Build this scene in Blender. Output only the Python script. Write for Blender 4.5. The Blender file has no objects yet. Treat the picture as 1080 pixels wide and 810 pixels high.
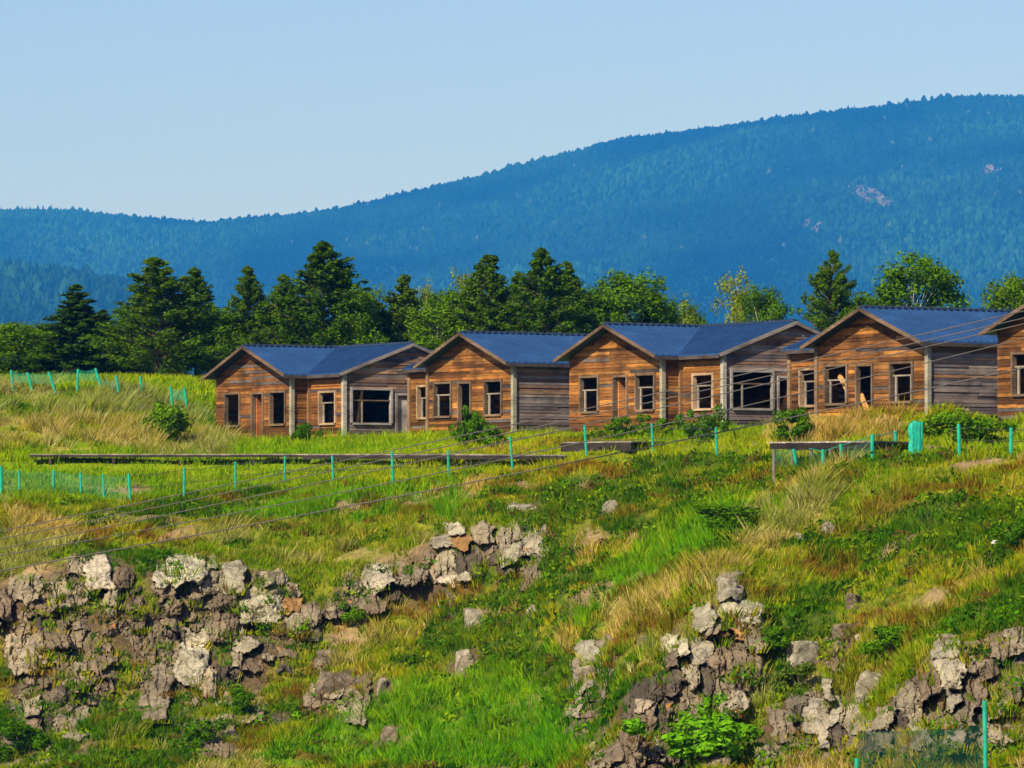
import bpy, math, random
import numpy as np
from mathutils import Vector, Matrix

random.seed(7)
RNG = np.random.default_rng(11)
scene = bpy.context.scene
COL = scene.collection

# ------------------------------------------------------------------ camera model
F = 540.0 / math.tan(math.radians(6.0))          # focal length in photo pixels
PITCH = math.atan(140.0 / F)
CP, SP = math.cos(PITCH), math.sin(PITCH)


def at(px, py, Y):
    """World point seen at photo pixel (px, py) at forward distance Y (camera at the origin)."""
    rx = (px - 540.0) / F
    ry = (405.0 - py) / F
    d = Vector((rx, CP - SP * ry, SP + CP * ry))
    return d * (Y / d.y)


def proj(x, y, z):
    fw = y * CP + z * SP
    up = -y * SP + z * CP
    return 540.0 + F * x / fw, 405.0 - F * up / fw


def zpx(py, Y):
    return at(540, py, Y).z


# ------------------------------------------------------------------ noise
_T = np.random.default_rng(3).random((256, 256))


def vnoise(x, y):
    x = np.asarray(x, float); y = np.asarray(y, float)
    xi = np.floor(x).astype(int); yi = np.floor(y).astype(int)
    fx = x - xi; fy = y - yi
    fx = fx * fx * (3 - 2 * fx); fy = fy * fy * (3 - 2 * fy)
    a = _T[xi & 255, yi & 255]; b = _T[(xi + 1) & 255, yi & 255]
    c = _T[xi & 255, (yi + 1) & 255]; d = _T[(xi + 1) & 255, (yi + 1) & 255]
    return (a * (1 - fx) + b * fx) * (1 - fy) + (c * (1 - fx) + d * fx) * fy


def fbm(x, y, o=4):
    s = 0.0; a = 0.5; t = 0.0
    for k in range(o):
        s = s + a * vnoise(x * 2 ** k + 17.3 * k, y * 2 ** k + 9.1 * k); t += a; a *= 0.5
    return s / t


# ------------------------------------------------------------------ object helpers
def tag(o, label=None, cat=None, group=None, kind=None):
    if label: o['label'] = label
    if cat: o['category'] = cat
    if group: o['group'] = group
    if kind: o['kind'] = kind
    return o


def empty(name, loc=(0, 0, 0), rz=0.0):
    o = bpy.data.objects.new(name, None)
    COL.objects.link(o)
    o.location = loc
    o.rotation_euler = (0, 0, rz)
    o.empty_display_size = 0.2
    return o


def link(name, me, mat=None, parent=None):
    o = bpy.data.objects.new(name, me)
    COL.objects.link(o)
    if mat is not None and not me.materials:
        me.materials.append(mat)
    if parent is not None:
        o.parent = parent
    return o


def np_mesh(name, V, Fc, col=None, smooth=False):
    """V (n,3), Fc (m,k) with a constant k."""
    V = np.ascontiguousarray(V, np.float32); Fc = np.ascontiguousarray(Fc, np.int32)
    me = bpy.data.meshes.new(name)
    m, k = Fc.shape
    me.vertices.add(len(V)); me.vertices.foreach_set('co', V.ravel())
    me.loops.add(m * k); me.loops.foreach_set('vertex_index', Fc.ravel())
    me.polygons.add(m)
    me.polygons.foreach_set('loop_start', np.arange(0, m * k, k, dtype=np.int32))
    me.polygons.foreach_set('loop_total', np.full(m, k, np.int32))
    me.polygons.foreach_set('use_smooth', np.full(m, smooth, bool))
    if col is not None:
        a = me.color_attributes.new('Col', 'FLOAT_COLOR', 'POINT')
        c = np.ones((len(V), 4), np.float32); c[:, :3] = col
        a.data.foreach_set('color', c.ravel())
    me.update(calc_edges=True)
    me.validate()
    return me


class MB:
    """Collects boxes and tubes, links them as one mesh."""
    def __init__(self):
        self.v = []; self.f = []; self.c = []

    def hexa(self, p, col=(1, 1, 1)):
        n = len(self.v)
        self.v += [tuple(q) for q in p]; self.c += [col] * 8
        for q in ((0, 3, 2, 1), (4, 5, 6, 7), (0, 1, 5, 4), (1, 2, 6, 5), (2, 3, 7, 6), (3, 0, 4, 7)):
            self.f.append(tuple(n + i for i in q))
        return self

    def box(self, a, b, col=(1, 1, 1)):
        x0, y0, z0 = [min(a[i], b[i]) for i in range(3)]
        x1, y1, z1 = [max(a[i], b[i]) for i in range(3)]
        return self.hexa([(x0, y0, z0), (x1, y0, z0), (x1, y1, z0), (x0, y1, z0),
                          (x0, y0, z1), (x1, y0, z1), (x1, y1, z1), (x0, y1, z1)], col)

    def beam(self, p, q, w, h, up=(0, 0, 1), col=(1, 1, 1)):
        p = Vector(p); q = Vector(q); d = (q - p).normalized()
        up = Vector(up)
        if abs(d.dot(up)) > 0.97: up = Vector((1, 0, 0))
        s = d.cross(up).normalized() * (w / 2); u = s.cross(d).normalized() * (h / 2)
        return self.hexa([p - s - u, p + s - u, q + s - u, q - s - u,
                          p - s + u, p + s + u, q + s + u, q - s + u], col)

    def tube(self, pts, rad, n=6, col=(1, 1, 1), cap=True):
        pts = [Vector(p) for p in pts]
        if not hasattr(rad, '__len__'): rad = [rad] * len(pts)
        b = len(self.v)
        for i, p in enumerate(pts):
            d = (pts[min(i + 1, len(pts) - 1)] - pts[max(i - 1, 0)]).normalized()
            up = Vector((0, 0, 1)) if abs(d.z) < 0.9 else Vector((1, 0, 0))
            s = d.cross(up).normalized(); u = s.cross(d)
            for k in range(n):
                a = 2 * math.pi * k / n
                self.v.append(tuple(p + (s * math.cos(a) + u * math.sin(a)) * rad[i])); self.c.append(col)
        for i in range(len(pts) - 1):
            for k in range(n):
                k2 = (k + 1) % n
                self.f.append((b + i * n + k, b + i * n + k2, b + (i + 1) * n + k2, b + (i + 1) * n + k))
        if cap:
            self.f.append(tuple(b + k for k in reversed(range(n))))
            e = b + (len(pts) - 1) * n
            self.f.append(tuple(e + k for k in range(n)))
        return self

    def prism(self, poly, dz, col=(1, 1, 1)):
        """poly: 3-D points in order, extruded by the vector dz."""
        n = len(self.v); k = len(poly); dz = Vector(dz)
        self.v += [tuple(p) for p in poly] + [tuple(Vector(p) + dz) for p in poly]; self.c += [col] * (2 * k)
        self.f.append(tuple(range(n, n + k))); self.f.append(tuple(n + k + i for i in reversed(range(k))))
        for i in range(k):
            j = (i + 1) % k
            self.f.append((n + j, n + i, n + k + i, n + k + j))
        return self

    def build(self, name, mat, parent=None, smooth=False):
        me = bpy.data.meshes.new(name)
        me.from_pydata(self.v, [], self.f)
        a = me.color_attributes.new('Col', 'FLOAT_COLOR', 'POINT')
        c = np.ones((len(self.v), 4), np.float32); c[:, :3] = np.array(self.c)
        a.data.foreach_set('color', c.ravel())
        import bmesh
        bm = bmesh.new(); bm.from_mesh(me); bmesh.ops.recalc_face_normals(bm, faces=bm.faces); bm.to_mesh(me); bm.free()
        if smooth:
            for p in me.polygons: p.use_smooth = True
        return link(name, me, mat, parent)


# ------------------------------------------------------------------ materials
def new_mat(name):
    m = bpy.data.materials.new(name); m.use_nodes = True
    nt = m.node_tree; nt.nodes.clear()
    out = nt.nodes.new('ShaderNodeOutputMaterial')
    return m, nt, out


def N(nt, t, **kw):
    n = nt.nodes.new(t)
    for k, v in kw.items():
        if k in n.inputs.keys(): n.inputs[k].default_value = v
        else: setattr(n, k, v)
    return n


def noise(nt, coord, scale, detail=4, rough=0.55, mapping=None):
    n = N(nt, 'ShaderNodeTexNoise', Scale=scale, Detail=detail, Roughness=rough)
    if mapping:
        mp = N(nt, 'ShaderNodeMapping'); mp.inputs['Scale'].default_value = mapping
        nt.links.new(coord, mp.inputs['Vector']); coord = mp.outputs['Vector']
    nt.links.new(coord, n.inputs['Vector'])
    return n.outputs['Fac']


def ramp(nt, fac, stops):
    r = nt.nodes.new('ShaderNodeValToRGB')
    el = r.color_ramp.elements
    while len(el) < len(stops): el.new(0.5)
    for e, (p, c) in zip(el, stops):
        e.position = p
        e.color = (*c, 1) if hasattr(c, '__len__') else (c, c, c, 1)
    nt.links.new(fac, r.inputs['Fac'])
    return r.outputs['Color']


def mix(nt, fac, a, b, mode='MIX'):
    m = nt.nodes.new('ShaderNodeMix'); m.data_type = 'RGBA'; m.blend_type = mode
    for sock, val in ((m.inputs[0], fac), (m.inputs[6], a), (m.inputs[7], b)):
        if hasattr(val, 'links'): nt.links.new(val, sock)
        elif hasattr(val, '__len__'): sock.default_value = (*val, 1)
        else: sock.default_value = val
    return m.outputs[2]


def bump(nt, h, strength, dist):
    b = N(nt, 'ShaderNodeBump', Strength=strength, Distance=dist)
    nt.links.new(h, b.inputs['Height'])
    return b.outputs['Normal']


def principled(nt, out, color, rough=0.8, metallic=0.0, normal=None, spec=0.3):
    p = nt.nodes.new('ShaderNodeBsdfPrincipled')
    if hasattr(color, 'links'): nt.links.new(color, p.inputs['Base Color'])
    else: p.inputs['Base Color'].default_value = (*color, 1)
    if hasattr(rough, 'links'): nt.links.new(rough, p.inputs['Roughness'])
    else: p.inputs['Roughness'].default_value = rough
    p.inputs['Metallic'].default_value = metallic
    p.inputs['Specular IOR Level'].default_value = spec
    if normal is not None: nt.links.new(normal, p.inputs['Normal'])
    nt.links.new(p.outputs[0], out.inputs['Surface'])
    return p


def coords(nt): return nt.nodes.new('ShaderNodeTexCoord').outputs['Object']
def geopos(nt): return nt.nodes.new('ShaderNodeNewGeometry').outputs['Position']


def attr(nt):
    a = nt.nodes.new('ShaderNodeAttribute'); a.attribute_name = 'Col'
    return a.outputs['Color']


def mat_leaf(name, trans=0.35, rand=0.25, use_obj=False):
    m, nt, out = new_mat(name)
    c = attr(nt)
    if use_obj:
        oi = nt.nodes.new('ShaderNodeObjectInfo')
        c = mix(nt, 1.0, c, ramp(nt, oi.outputs['Random'], [(0, (1 - rand, 1 - rand * .6, 1 - rand)), (1, (1 + rand, 1 + rand * .6, 1 + rand))]), 'MULTIPLY')
    d = nt.nodes.new('ShaderNodeBsdfDiffuse'); t = nt.nodes.new('ShaderNodeBsdfTranslucent')
    nt.links.new(c, d.inputs['Color']); nt.links.new(c, t.inputs['Color'])
    ms = nt.nodes.new('ShaderNodeMixShader'); ms.inputs[0].default_value = trans
    nt.links.new(d.outputs[0], ms.inputs[1]); nt.links.new(t.outputs[0], ms.inputs[2])
    nt.links.new(ms.outputs[0], out.inputs['Surface'])
    return m


def mat_board(name):
    m, nt, out = new_mat(name)
    co = coords(nt)
    c = attr(nt)
    g = noise(nt, co, 1.0, 5, 0.65, (2.2, 2.2, 55))
    s = noise(nt, co, 0.9, 4, 0.6, (1, 1, 1.3))
    c = mix(nt, 1.0, c, ramp(nt, g, [(0.28, 0.35), (0.5, 0.95), (0.75, 1.5)]), 'MULTIPLY')
    c = mix(nt, 0.8, c, ramp(nt, s, [(0.3, 0.25), (0.52, 0.95), (0.75, 1.4)]), 'MULTIPLY')
    principled(nt, out, c, 0.85, normal=bump(nt, g, 0.5, 0.02), spec=0.2)
    return m


def mat_simple(name, col, rough=0.6, metallic=0.0, var=0.3, scale=3.0, spec=0.3):
    m, nt, out = new_mat(name)
    co = coords(nt)
    n = noise(nt, co, scale, 5, 0.6)
    c = mix(nt, 1.0, col, ramp(nt, n, [(0.3, 1 - var), (0.7, 1 + var)]), 'MULTIPLY')
    principled(nt, out, c, rough, metallic, bump(nt, n, 0.2, 0.02), spec)
    return m


def mat_roof(name):
    m, nt, out = new_mat(name)
    co = coords(nt)
    n = noise(nt, co, 0.8, 5, 0.6); n2 = noise(nt, co, 6, 3, 0.6, (1, 1, 0.3))
    c = ramp(nt, n, [(0.3, (0.013, 0.047, 0.135)), (0.6, (0.019, 0.063, 0.175)), (0.8, (0.033, 0.086, 0.21))])
    c = mix(nt, 0.5, c, ramp(nt, n2, [(0.3, 0.7), (0.7, 1.2)]), 'MULTIPLY')
    principled(nt, out, c, ramp(nt, n2, [(0.3, 0.38), (0.7, 0.6)]), 0.0, bump(nt, n, 0.15, 0.03), 0.4)
    return m


def mat_rock(name, base, light, dark, use_attr=False):
    m, nt, out = new_mat(name)
    co = coords(nt)
    oi = nt.nodes.new('ShaderNodeObjectInfo')
    va = N(nt, 'ShaderNodeVectorMath', operation='MULTIPLY_ADD')
    nt.links.new(oi.outputs['Random'], va.inputs[1]); va.inputs[0].default_value = (37, 19, 53)
    nt.links.new(geopos(nt), va.inputs[2]); co = va.outputs[0]
    n1 = noise(nt, co, 1.6, 7, 0.65); n2 = noise(nt, co, 4.5, 6, 0.7); n3 = noise(nt, co, 1.1, 3, 0.5, (1, 1, 0.35))
    c = ramp(nt, n1, [(0.28, dark), (0.47, base), (0.66, light)])
    if use_attr:
        c = mix(nt, 1.0, attr(nt), ramp(nt, n1, [(0.28, .45), (.47, 1.0), (.68, 1.55)]), 'MULTIPLY')
    lich = ramp(nt, n2, [(0.53, 0), (0.62, 1)])
    c = mix(nt, mix(nt, 1.0, lich, (0.75, 0.75, 0.75), 'MULTIPLY'), c, mix(nt, 1.0, attr(nt), (1.38, 1.4, 1.38), 'MULTIPLY') if use_attr else tuple(min(0.62, x * 1.25 + 0.03) for x in light))
    spots = ramp(nt, noise(nt, co, 12, 4, 0.7), [(0.36, 1), (0.46, 0)])
    c = mix(nt, mix(nt, 1.0, spots, (0.3, 0.3, 0.3), 'MULTIPLY'), c, tuple(x * 0.25 for x in dark))
    orange = ramp(nt, noise(nt, co, 0.9, 4, 0.6), [(0.66, 0), (0.71, 0.85)])
    c = mix(nt, orange, c, (0.33, 0.14, 0.03))
    c = mix(nt, 0.5, c, ramp(nt, n3, [(0.3, (0.75, 0.72, 0.67)), (0.7, (1.2, 1.2, 1.15))]), 'MULTIPLY')
    vor = N(nt, 'ShaderNodeTexVoronoi', feature='DISTANCE_TO_EDGE', Scale=1.5)
    nt.links.new(mix(nt, 0.35, co, mix(nt, 1.0, co, n1, 'ADD')), vor.inputs['Vector'])
    crack = ramp(nt, vor.outputs['Distance'], [(0.0, 0.28), (0.035, 1.0)])
    c = mix(nt, 0.8, c, crack, 'MULTIPLY')
    h = mix(nt, 0.5, n2, crack, 'MULTIPLY')
    principled(nt, out, c, 0.92, 0, bump(nt, h, 0.55, 0.07), 0.15)
    return m


M = dict(
    board=mat_board('weathered_boards'),
    roof=mat_roof('blue_metal_roof'),
    cap=mat_simple('ridge_metal', (0.025, 0.042, 0.085), 0.5, 0, 0.3),
    post=mat_simple('green_post_paint', (0.01, 0.30, 0.19), 0.5, 0, 0.25, 5),
    rollnet=mat_simple('green_net_roll', (0.01, 0.33, 0.22), 0.7, 0, 0.3, 8),
    wire=mat_simple('wire_metal', (0.05, 0.05, 0.045), 0.5, 0.0, 0.2),
    cable=mat_simple('power_cable', (0.085, 0.075, 0.07), 0.45, 0.0, 0.2, 1),
    plank=mat_board('grey_planks'),
    leaf=mat_leaf('tree_leaves', 0.3, 0.22, True),
    shrub=mat_leaf('shrub_leaves', 0.3, 0.2, True),
    grass=mat_leaf('grass_blades', 0.3),
    forest=mat_leaf('forest_leaves', 0.1),
    rock_face=mat_rock('rock_face', (.2, .2, .2), (0.36, 0.31, 0.22), (0.10, 0.07, 0.05), True),
    rock_pale=mat_rock('rock_pale', (0.205, 0.185, 0.13), (0.30, 0.275, 0.205), (0.085, 0.066, 0.045)),
    rock_tan=mat_rock('rock_tan', (0.18, 0.152, 0.105), (0.29, 0.25, 0.18), (0.07, 0.052, 0.035)),
    rock_brown=mat_rock('rock_brown', (0.115, 0.088, 0.058), (0.20, 0.16, 0.11), (0.045, 0.032, 0.022)),
    rock_dark=mat_rock('rock_dark', (0.06, 0.045, 0.036), (0.14, 0.11, 0.09), (0.02, 0.014, 0.011)),
    rock_orange=mat_rock('rock_orange', (0.30, 0.14, 0.05), (0.42, 0.26, 0.13), (0.12, 0.06, 0.025)),
)


def mat_bark(name, c0, c1, scale):
    m, nt, out = new_mat(name)
    co = coords(nt)
    n = noise(nt, co, scale, 4, 0.6, (1, 1, 2.5))
    c = ramp(nt, n, [(0.36, c0), (0.46, c1), (0.8, c1)])
    principled(nt, out, c, 0.9, 0, bump(nt, n, 0.4, 0.02), 0.15)
    return m


M['bark'] = mat_bark('pine_bark', (0.05, 0.035, 0.025), (0.17, 0.12, 0.085), 4)
M['birch'] = mat_bark('birch_bark', (0.08, 0.075, 0.065), (0.52, 0.50, 0.44), 2.5)


def mat_ground(name):
    m, nt, out = new_mat(name)
    co = geopos(nt)
    c = attr(nt)
    n = noise(nt, co, 1.2, 7, 0.65); n2 = noise(nt, co, 6, 5, 0.7)
    c = mix(nt, 0.9, c, ramp(nt, n, [(0.3, 0.6), (0.7, 1.35)]), 'MULTIPLY')
    c = mix(nt, 0.9, c, ramp(nt, n2, [(0.3, (0.5, 0.55, 0.5)), (0.7, (1.4, 1.3, 1.2))]), 'MULTIPLY')
    principled(nt, out, c, 0.95, 0, bump(nt, n2, 0.8, 0.15), 0.1)
    return m


M['ground'] = mat_ground('turf_and_soil')


def mat_net(name, col, cover):
    m, nt, out = new_mat(name)
    d = N(nt, 'ShaderNodeBsdfDiffuse', Color=(*col, 1)); t = nt.nodes.new('ShaderNodeBsdfTransparent')
    n = noise(nt, coords(nt), 1.3, 4, 0.7)
    ms = nt.nodes.new('ShaderNodeMixShader')
    nt.links.new(ramp(nt, n, [(0.3, cover * 0.5), (0.7, cover * 1.4)]), ms.inputs[0])
    nt.links.new(t.outputs[0], ms.inputs[1]); nt.links.new(d.outputs[0], ms.inputs[2])
    nt.links.new(ms.outputs[0], out.inputs['Surface'])
    return m


M['net'] = mat_net('green_fence_net', (0.05, 0.30, 0.20), 0.13)
M['darknet'] = mat_net('dark_green_net', (0.006, 0.045, 0.032), 0.5)

# ------------------------------------------------------------------ terrain profiles
# per column (photo x): list of (distance, photo y) or (distance, 'z', height)
PLATE = lambda *a: list(a)
COLS = {
    0: [(160, 812), (166, 740), (169, 690), (171, 612), (173, 590), (180, 521), (187, 484), (190, 479), (205, 413), (222, 405), (246, 399)],
    110: [(158, 812), (165, 762), (168, 700), (170.5, 602), (173, 585), (180, 526), (187, 484), (190, 479), (205, 412), (222, 404), (246, 398)],
    205: [(158, 812), (164, 765), (168, 690), (170.5, 592), (173, 578), (181, 520), (187, 485), (196, 474), (205, 446), (214, 418), (228, 405), (246, 399)],
    245: [(157, 812), (164, 755), (168, 680), (170.5, 592), (173, 577), (181, 517), (187, 485), (196, 'z', 2.95), (207, 'z', 3.1), (218, 'z', 3.5), (246, 'z', 6.8)],
    330: [(156, 812), (163, 735), (168, 665), (170.5, 600), (173, 575), (180, 512), (187, 485), (197, 'z', 3.05), (215, 'z', 3.2), (246, 'z', 6.5)],
    440: [(152, 812), (160, 730), (168, 640), (169.5, 580), (172, 558), (178, 511), (184, 487), (194, 'z', 3.1), (212, 'z', 3.2), (246, 'z', 6.3)],
    550: [(146, 812), (156, 720), (166, 605), (167.5, 562), (170, 545), (176, 501), (182, 482), (190, 'z', 3.1), (210, 'z', 3.2), (246, 'z', 6.2)],
    620: [(136, 812), (144, 740), (149, 690), (158, 615), (166, 545), (174, 484), (179, 473), (187, 'z', 3.15), (208, 'z', 3.2), (246, 'z', 6)],
    680: [(132, 812), (137, 725), (142, 665), (146, 645), (149, 650), (153, 632), (160, 570), (168, 518), (173, 480), (178, 468), (184, 'z', 3.2), (205, 'z', 3.2), (246, 'z', 5.8)],
    770: [(131, 812), (134, 745), (137.5, 640), (142, 600), (147, 570), (150, 574), (154, 557), (160, 526), (168, 482), (174, 'z', 2.9), (180, 'z', 3.2), (205, 'z', 3.3), (246, 'z', 5.6)],
    880: [(128, 814), (131, 760), (134, 705), (139, 650), (147, 560), (153, 512), (157, 496), (162, 478), (167, 'z', 3.0), (200, 'z', 3.3), (246, 'z', 5.5)],
    990: [(118, 808), (124, 775), (126, 705), (131, 665), (139, 590), (148, 510), (152, 485), (157, 476), (163, 'z', 2.9), (200, 'z', 3.4), (246, 'z', 5.5)],
    1080: [(112, 794), (121, 770), (124, 735), (127, 665), (134, 605), (144, 525), (150, 488), (155, 472), (159, 'z', 3.0), (200, 'z', 3.4), (246, 'z', 5.5)],
    1330: [(112, 800), (121, 780), (124, 745), (127, 675), (134, 615), (144, 530), (150, 490), (155, 472), (159, 'z', 3.1), (200, 'z', 3.5), (246, 'z', 5.5)],
}
_cx = sorted(COLS)
YT = np.concatenate([np.arange(-120, 100, 5.0), np.arange(100, 300, 0.25), np.geomspace(300, 18000, 60)])
_prof = []
for cx in _cx:
    ys, zs = [-120, 4, 40, 96], [-1.7, -1.7, -9.5, -11.0]
    for e in COLS[cx]:
        ys.append(e[0]); zs.append(e[2] if e[1] == 'z' else zpx(e[1], e[0]))
    zl = zs[-1]
    ys += [268, 300, 420, 900, 4000, 8600, 18000]; zs += [zl + 0.3, zl - 1.5, -6, -14, -5, 120, 120]
    p = np.interp(YT, ys, zs)
    q = p.copy()
    for _ in range(2):                                   # soften the kinks
        q[1:-1] = 0.25 * q[:-2] + 0.5 * q[1:-1] + 0.25 * q[2:]
    q[YT > 300] = p[YT > 300]
    _prof.append(q)
_prof = np.array(_prof)
UT = np.arange(-400, 1481, 5.0)
HT = np.array([[0.0]])
_w = np.empty((len(UT), len(YT)))
for i, u in enumerate(UT):
    uc = min(max(u, _cx[0]), _cx[-1] - 1e-6)
    j = max(k for k in range(len(_cx) - 1) if _cx[k] <= uc)
    t = (uc - _cx[j]) / (_cx[j + 1] - _cx[j]); t = t * t * (3 - 2 * t) * 0.5 + t * 0.5
    _w[i] = _prof[j] * (1 - t) + _prof[j + 1] * t
HT = _w
_YI = np.arange(len(YT))


def su(x, y):
    """lateral column coordinate (photo px of that bearing)"""
    return 540 + F * np.asarray(x, float) / np.maximum(np.asarray(y, float), 100.0)


def H(x, y):
    x = np.asarray(x, float); y = np.asarray(y, float)
    u = np.clip((su(x, y) - UT[0]) / 5.0, 0, len(UT) - 1.001)
    v = np.clip(np.interp(y, YT, _YI), 0, len(YT) - 1.001)
    ui = u.astype(int); vi = v.astype(int); fu = u - ui; fv = v - vi
    z = (HT[ui, vi] * (1 - fu) + HT[ui + 1, vi] * fu) * (1 - fv) + (HT[ui, vi + 1] * (1 - fu) + HT[ui + 1, vi + 1] * fu) * fv
    bank = np.clip((y - 104) / 8, 0, 1) * np.clip((184 - y) / 10, 0, 1)
    far = np.clip((y - 400) / 600, 0, 1)
    z = z + (fbm(x * 0.16 + 40, y * 0.16 + 7, 3) - 0.5) * 2.0 * bank + (fbm(x * 0.7, y * 0.7, 3) - 0.5) * 1.0 * bank
    z = z + (fbm(x * 0.3 + 3, y * 0.3, 3) - 0.5) * 0.25 + (fbm(x * 0.01, y * 0.01, 3) - 0.5) * 20 * far
    return z


def hit(px, py, near=104.0, far=262.0):
    ys = np.arange(near, far, 0.2)
    d = at(px, py, 1.0)
    zs = d.z * ys; hs = H(d.x * ys, ys)
    k = np.nonzero(hs > zs)[0]
    y = ys[k[0]] if len(k) else far
    return Vector((d.x * y, y, float(H(d.x * y, y))))


# ------------------------------------------------------------------ rocks : photo x, y, w, h, tone
def parse(s, ox, oy, k):
    out = []
    for e in s.split(';'):
        p = e.split()
        if len(p) == 5: out.append((ox + float(p[0]) * k, oy + float(p[1]) * k, float(p[2]) * k, float(p[3]) * k, p[4]))
    return out


OUTCROPS = [
    ('rugged brown cliff face with scattered tan blocks at the lower left edge', parse(
        '70 195 80 85 t;110 165 40 50 t;180 145 45 40 b;215 205 110 90 t;310 140 80 110 p;240 110 60 60 t;90 400 100 120 t;'
        '180 320 80 120 b;90 495 100 80 d;160 520 60 110 b;290 370 120 90 b;330 440 80 60 t;240 610 80 90 t;110 610 60 90 b;'
        '210 460 90 90 b;390 150 60 60 b;130 245 60 60 b;60 290 60 90 b;350 215 60 60 t;370 300 80 90 b;250 290 80 80 b;'
        '60 570 60 80 d;150 440 60 60 d;230 390 70 60 d;300 470 60 60 b;420 260 70 90 b;120 690 60 60 b;20 250 50 120 b;'
        '200 560 70 60 b;40 640 60 90 d;270 690 80 50 b;60 700 50 60 b;195 255 50 40 d;140 190 40 60 b', 0, 560, 1 / 3)),
    ('pale lichen covered basalt columns of the left cliff above a dark hollow', parse(
        '590 130 120 100 p;510 160 34 80 p;685 145 60 38 t;650 190 100 55 t;740 155 80 95 p;665 95 40 35 p;550 240 70 80 b;'
        '515 195 50 50 b;625 265 80 60 b;625 330 80 65 p;605 430 100 140 p;660 480 50 90 t;500 380 120 150 b;440 340 80 110 b;'
        '860 155 70 50 t;830 245 130 150 p;920 190 50 40 t;930 240 50 60 o;935 295 70 70 t;810 360 130 90 p;760 410 60 60 t;'
        '840 400 60 50 t;715 450 60 130 d;785 465 110 60 d;770 520 110 60 b;705 560 40 60 p;680 640 80 130 b;600 580 90 60 b;'
        '700 320 60 120 b;560 510 60 80 d;720 230 60 80 b;800 150 40 60 b;890 310 50 70 d;470 470 70 80 b;540 320 60 70 d;'
        '690 390 50 60 d;650 560 60 70 d;900 380 60 60 b;580 195 50 30 d;720 700 60 70 b', 0, 560, 1 / 3)),
    ('low grey brown ledge half buried in grass right of the left cliff', parse(
        '1040 510 100 80 t;1030 410 60 70 b;1060 250 60 50 b;1110 520 70 70 b;1000 545 50 50 b;1090 460 60 40 d;1150 490 50 60 b;'
        '1085 560 60 50 t;990 320 50 50 b;885 600 60 50 d', 0, 560, 1 / 3)),
    ('tan rock ledge with jutting slabs and an orange patch in mid slope', parse(
        '135 310 50 55 t;205 295 90 80 p;305 290 90 60 t;180 358 90 40 b;90 365 60 40 b;375 255 80 100 t;375 185 60 30 p;'
        '415 155 40 35 p;432 182 50 40 o;450 245 90 60 d;500 175 60 60 t;545 185 60 60 t;575 220 70 60 p;640 190 70 80 p;'
        '595 155 45 40 t;600 100 70 40 p;400 290 60 40 p;445 282 50 30 p;250 330 80 40 d;330 310 60 30 d;520 230 60 50 d;'
        '610 245 60 40 b;350 230 40 60 b;270 265 50 40 b;120 350 60 40 d;470 205 50 40 d;40 385 70 50 b;570 265 60 25 d', 320, 500, 0.3825)),
    ('tall pale crag with a smooth brown face, the highest rock of the right spur', parse(
        '410 130 50 60 p;430 190 90 60 p;350 200 40 60 p;370 228 40 40 t;390 242 40 26 o;430 237 40 26 o;465 250 40 70 t;'
        '430 305 100 110 b;350 285 50 70 p;335 330 50 60 t;395 355 70 60 t;420 395 60 40 p;275 255 35 45 p;305 265 25 30 p;'
        '230 365 90 60 d;215 430 60 90 b;255 430 44 90 d;310 400 80 110 b;310 470 70 80 o;240 510 120 60 b;150 510 90 60 b;'
        '285 490 40 40 d;380 300 60 80 b;280 350 60 60 d;190 480 60 60 b;350 440 60 60 b;180 400 40 60 d;400 250 70 40 d;'
        '370 510 70 60 t;120 470 50 50 b', 580, 560, 0.463)),
    ('narrow grey rock ridge edging the bright grass gully at the centre', parse(
        '100 285 70 60 p;80 335 60 70 p;65 405 44 56 p;120 310 40 60 t;95 370 50 60 b;60 450 50 60 b;130 260 40 30 t;85 440 50 60 b', 580, 560, 0.463)),
    ('cluster of split pale and brown blocks below the small round boulder', parse(
        '610 440 90 130 p;540 450 60 110 b;580 490 80 90 b;510 520 60 50 t;705 435 80 65 t;755 430 40 50 t;690 500 60 70 b;'
        '635 370 22 50 p;650 285 40 70 b;660 470 50 60 d;560 390 60 40 d;640 520 60 50 b;730 490 60 60 d;570 420 40 80 d', 580, 560, 0.463)),
    ('big pale and rust brown cliff blocks at the lower right edge', parse(
        '900 270 60 50 p;915 330 80 90 p;930 390 70 80 p;860 360 70 90 b;820 390 60 110 t;880 400 60 90 b;980 300 60 90 t;'
        '1010 270 50 60 b;845 470 70 60 p;920 460 60 60 p;1065 260 44 60 t;1072 310 40 70 t;1020 410 60 60 t;780 480 80 80 t;'
        '840 320 30 24 o;960 360 50 80 b;1000 360 60 60 b;900 430 60 50 d;800 440 50 60 d;870 450 50 60 b;970 420 60 60 d;'
        '1050 360 50 70 b;1040 440 60 60 b;980 480 60 60 b;740 510 60 50 b', 580, 560, 0.463)),
]
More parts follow.
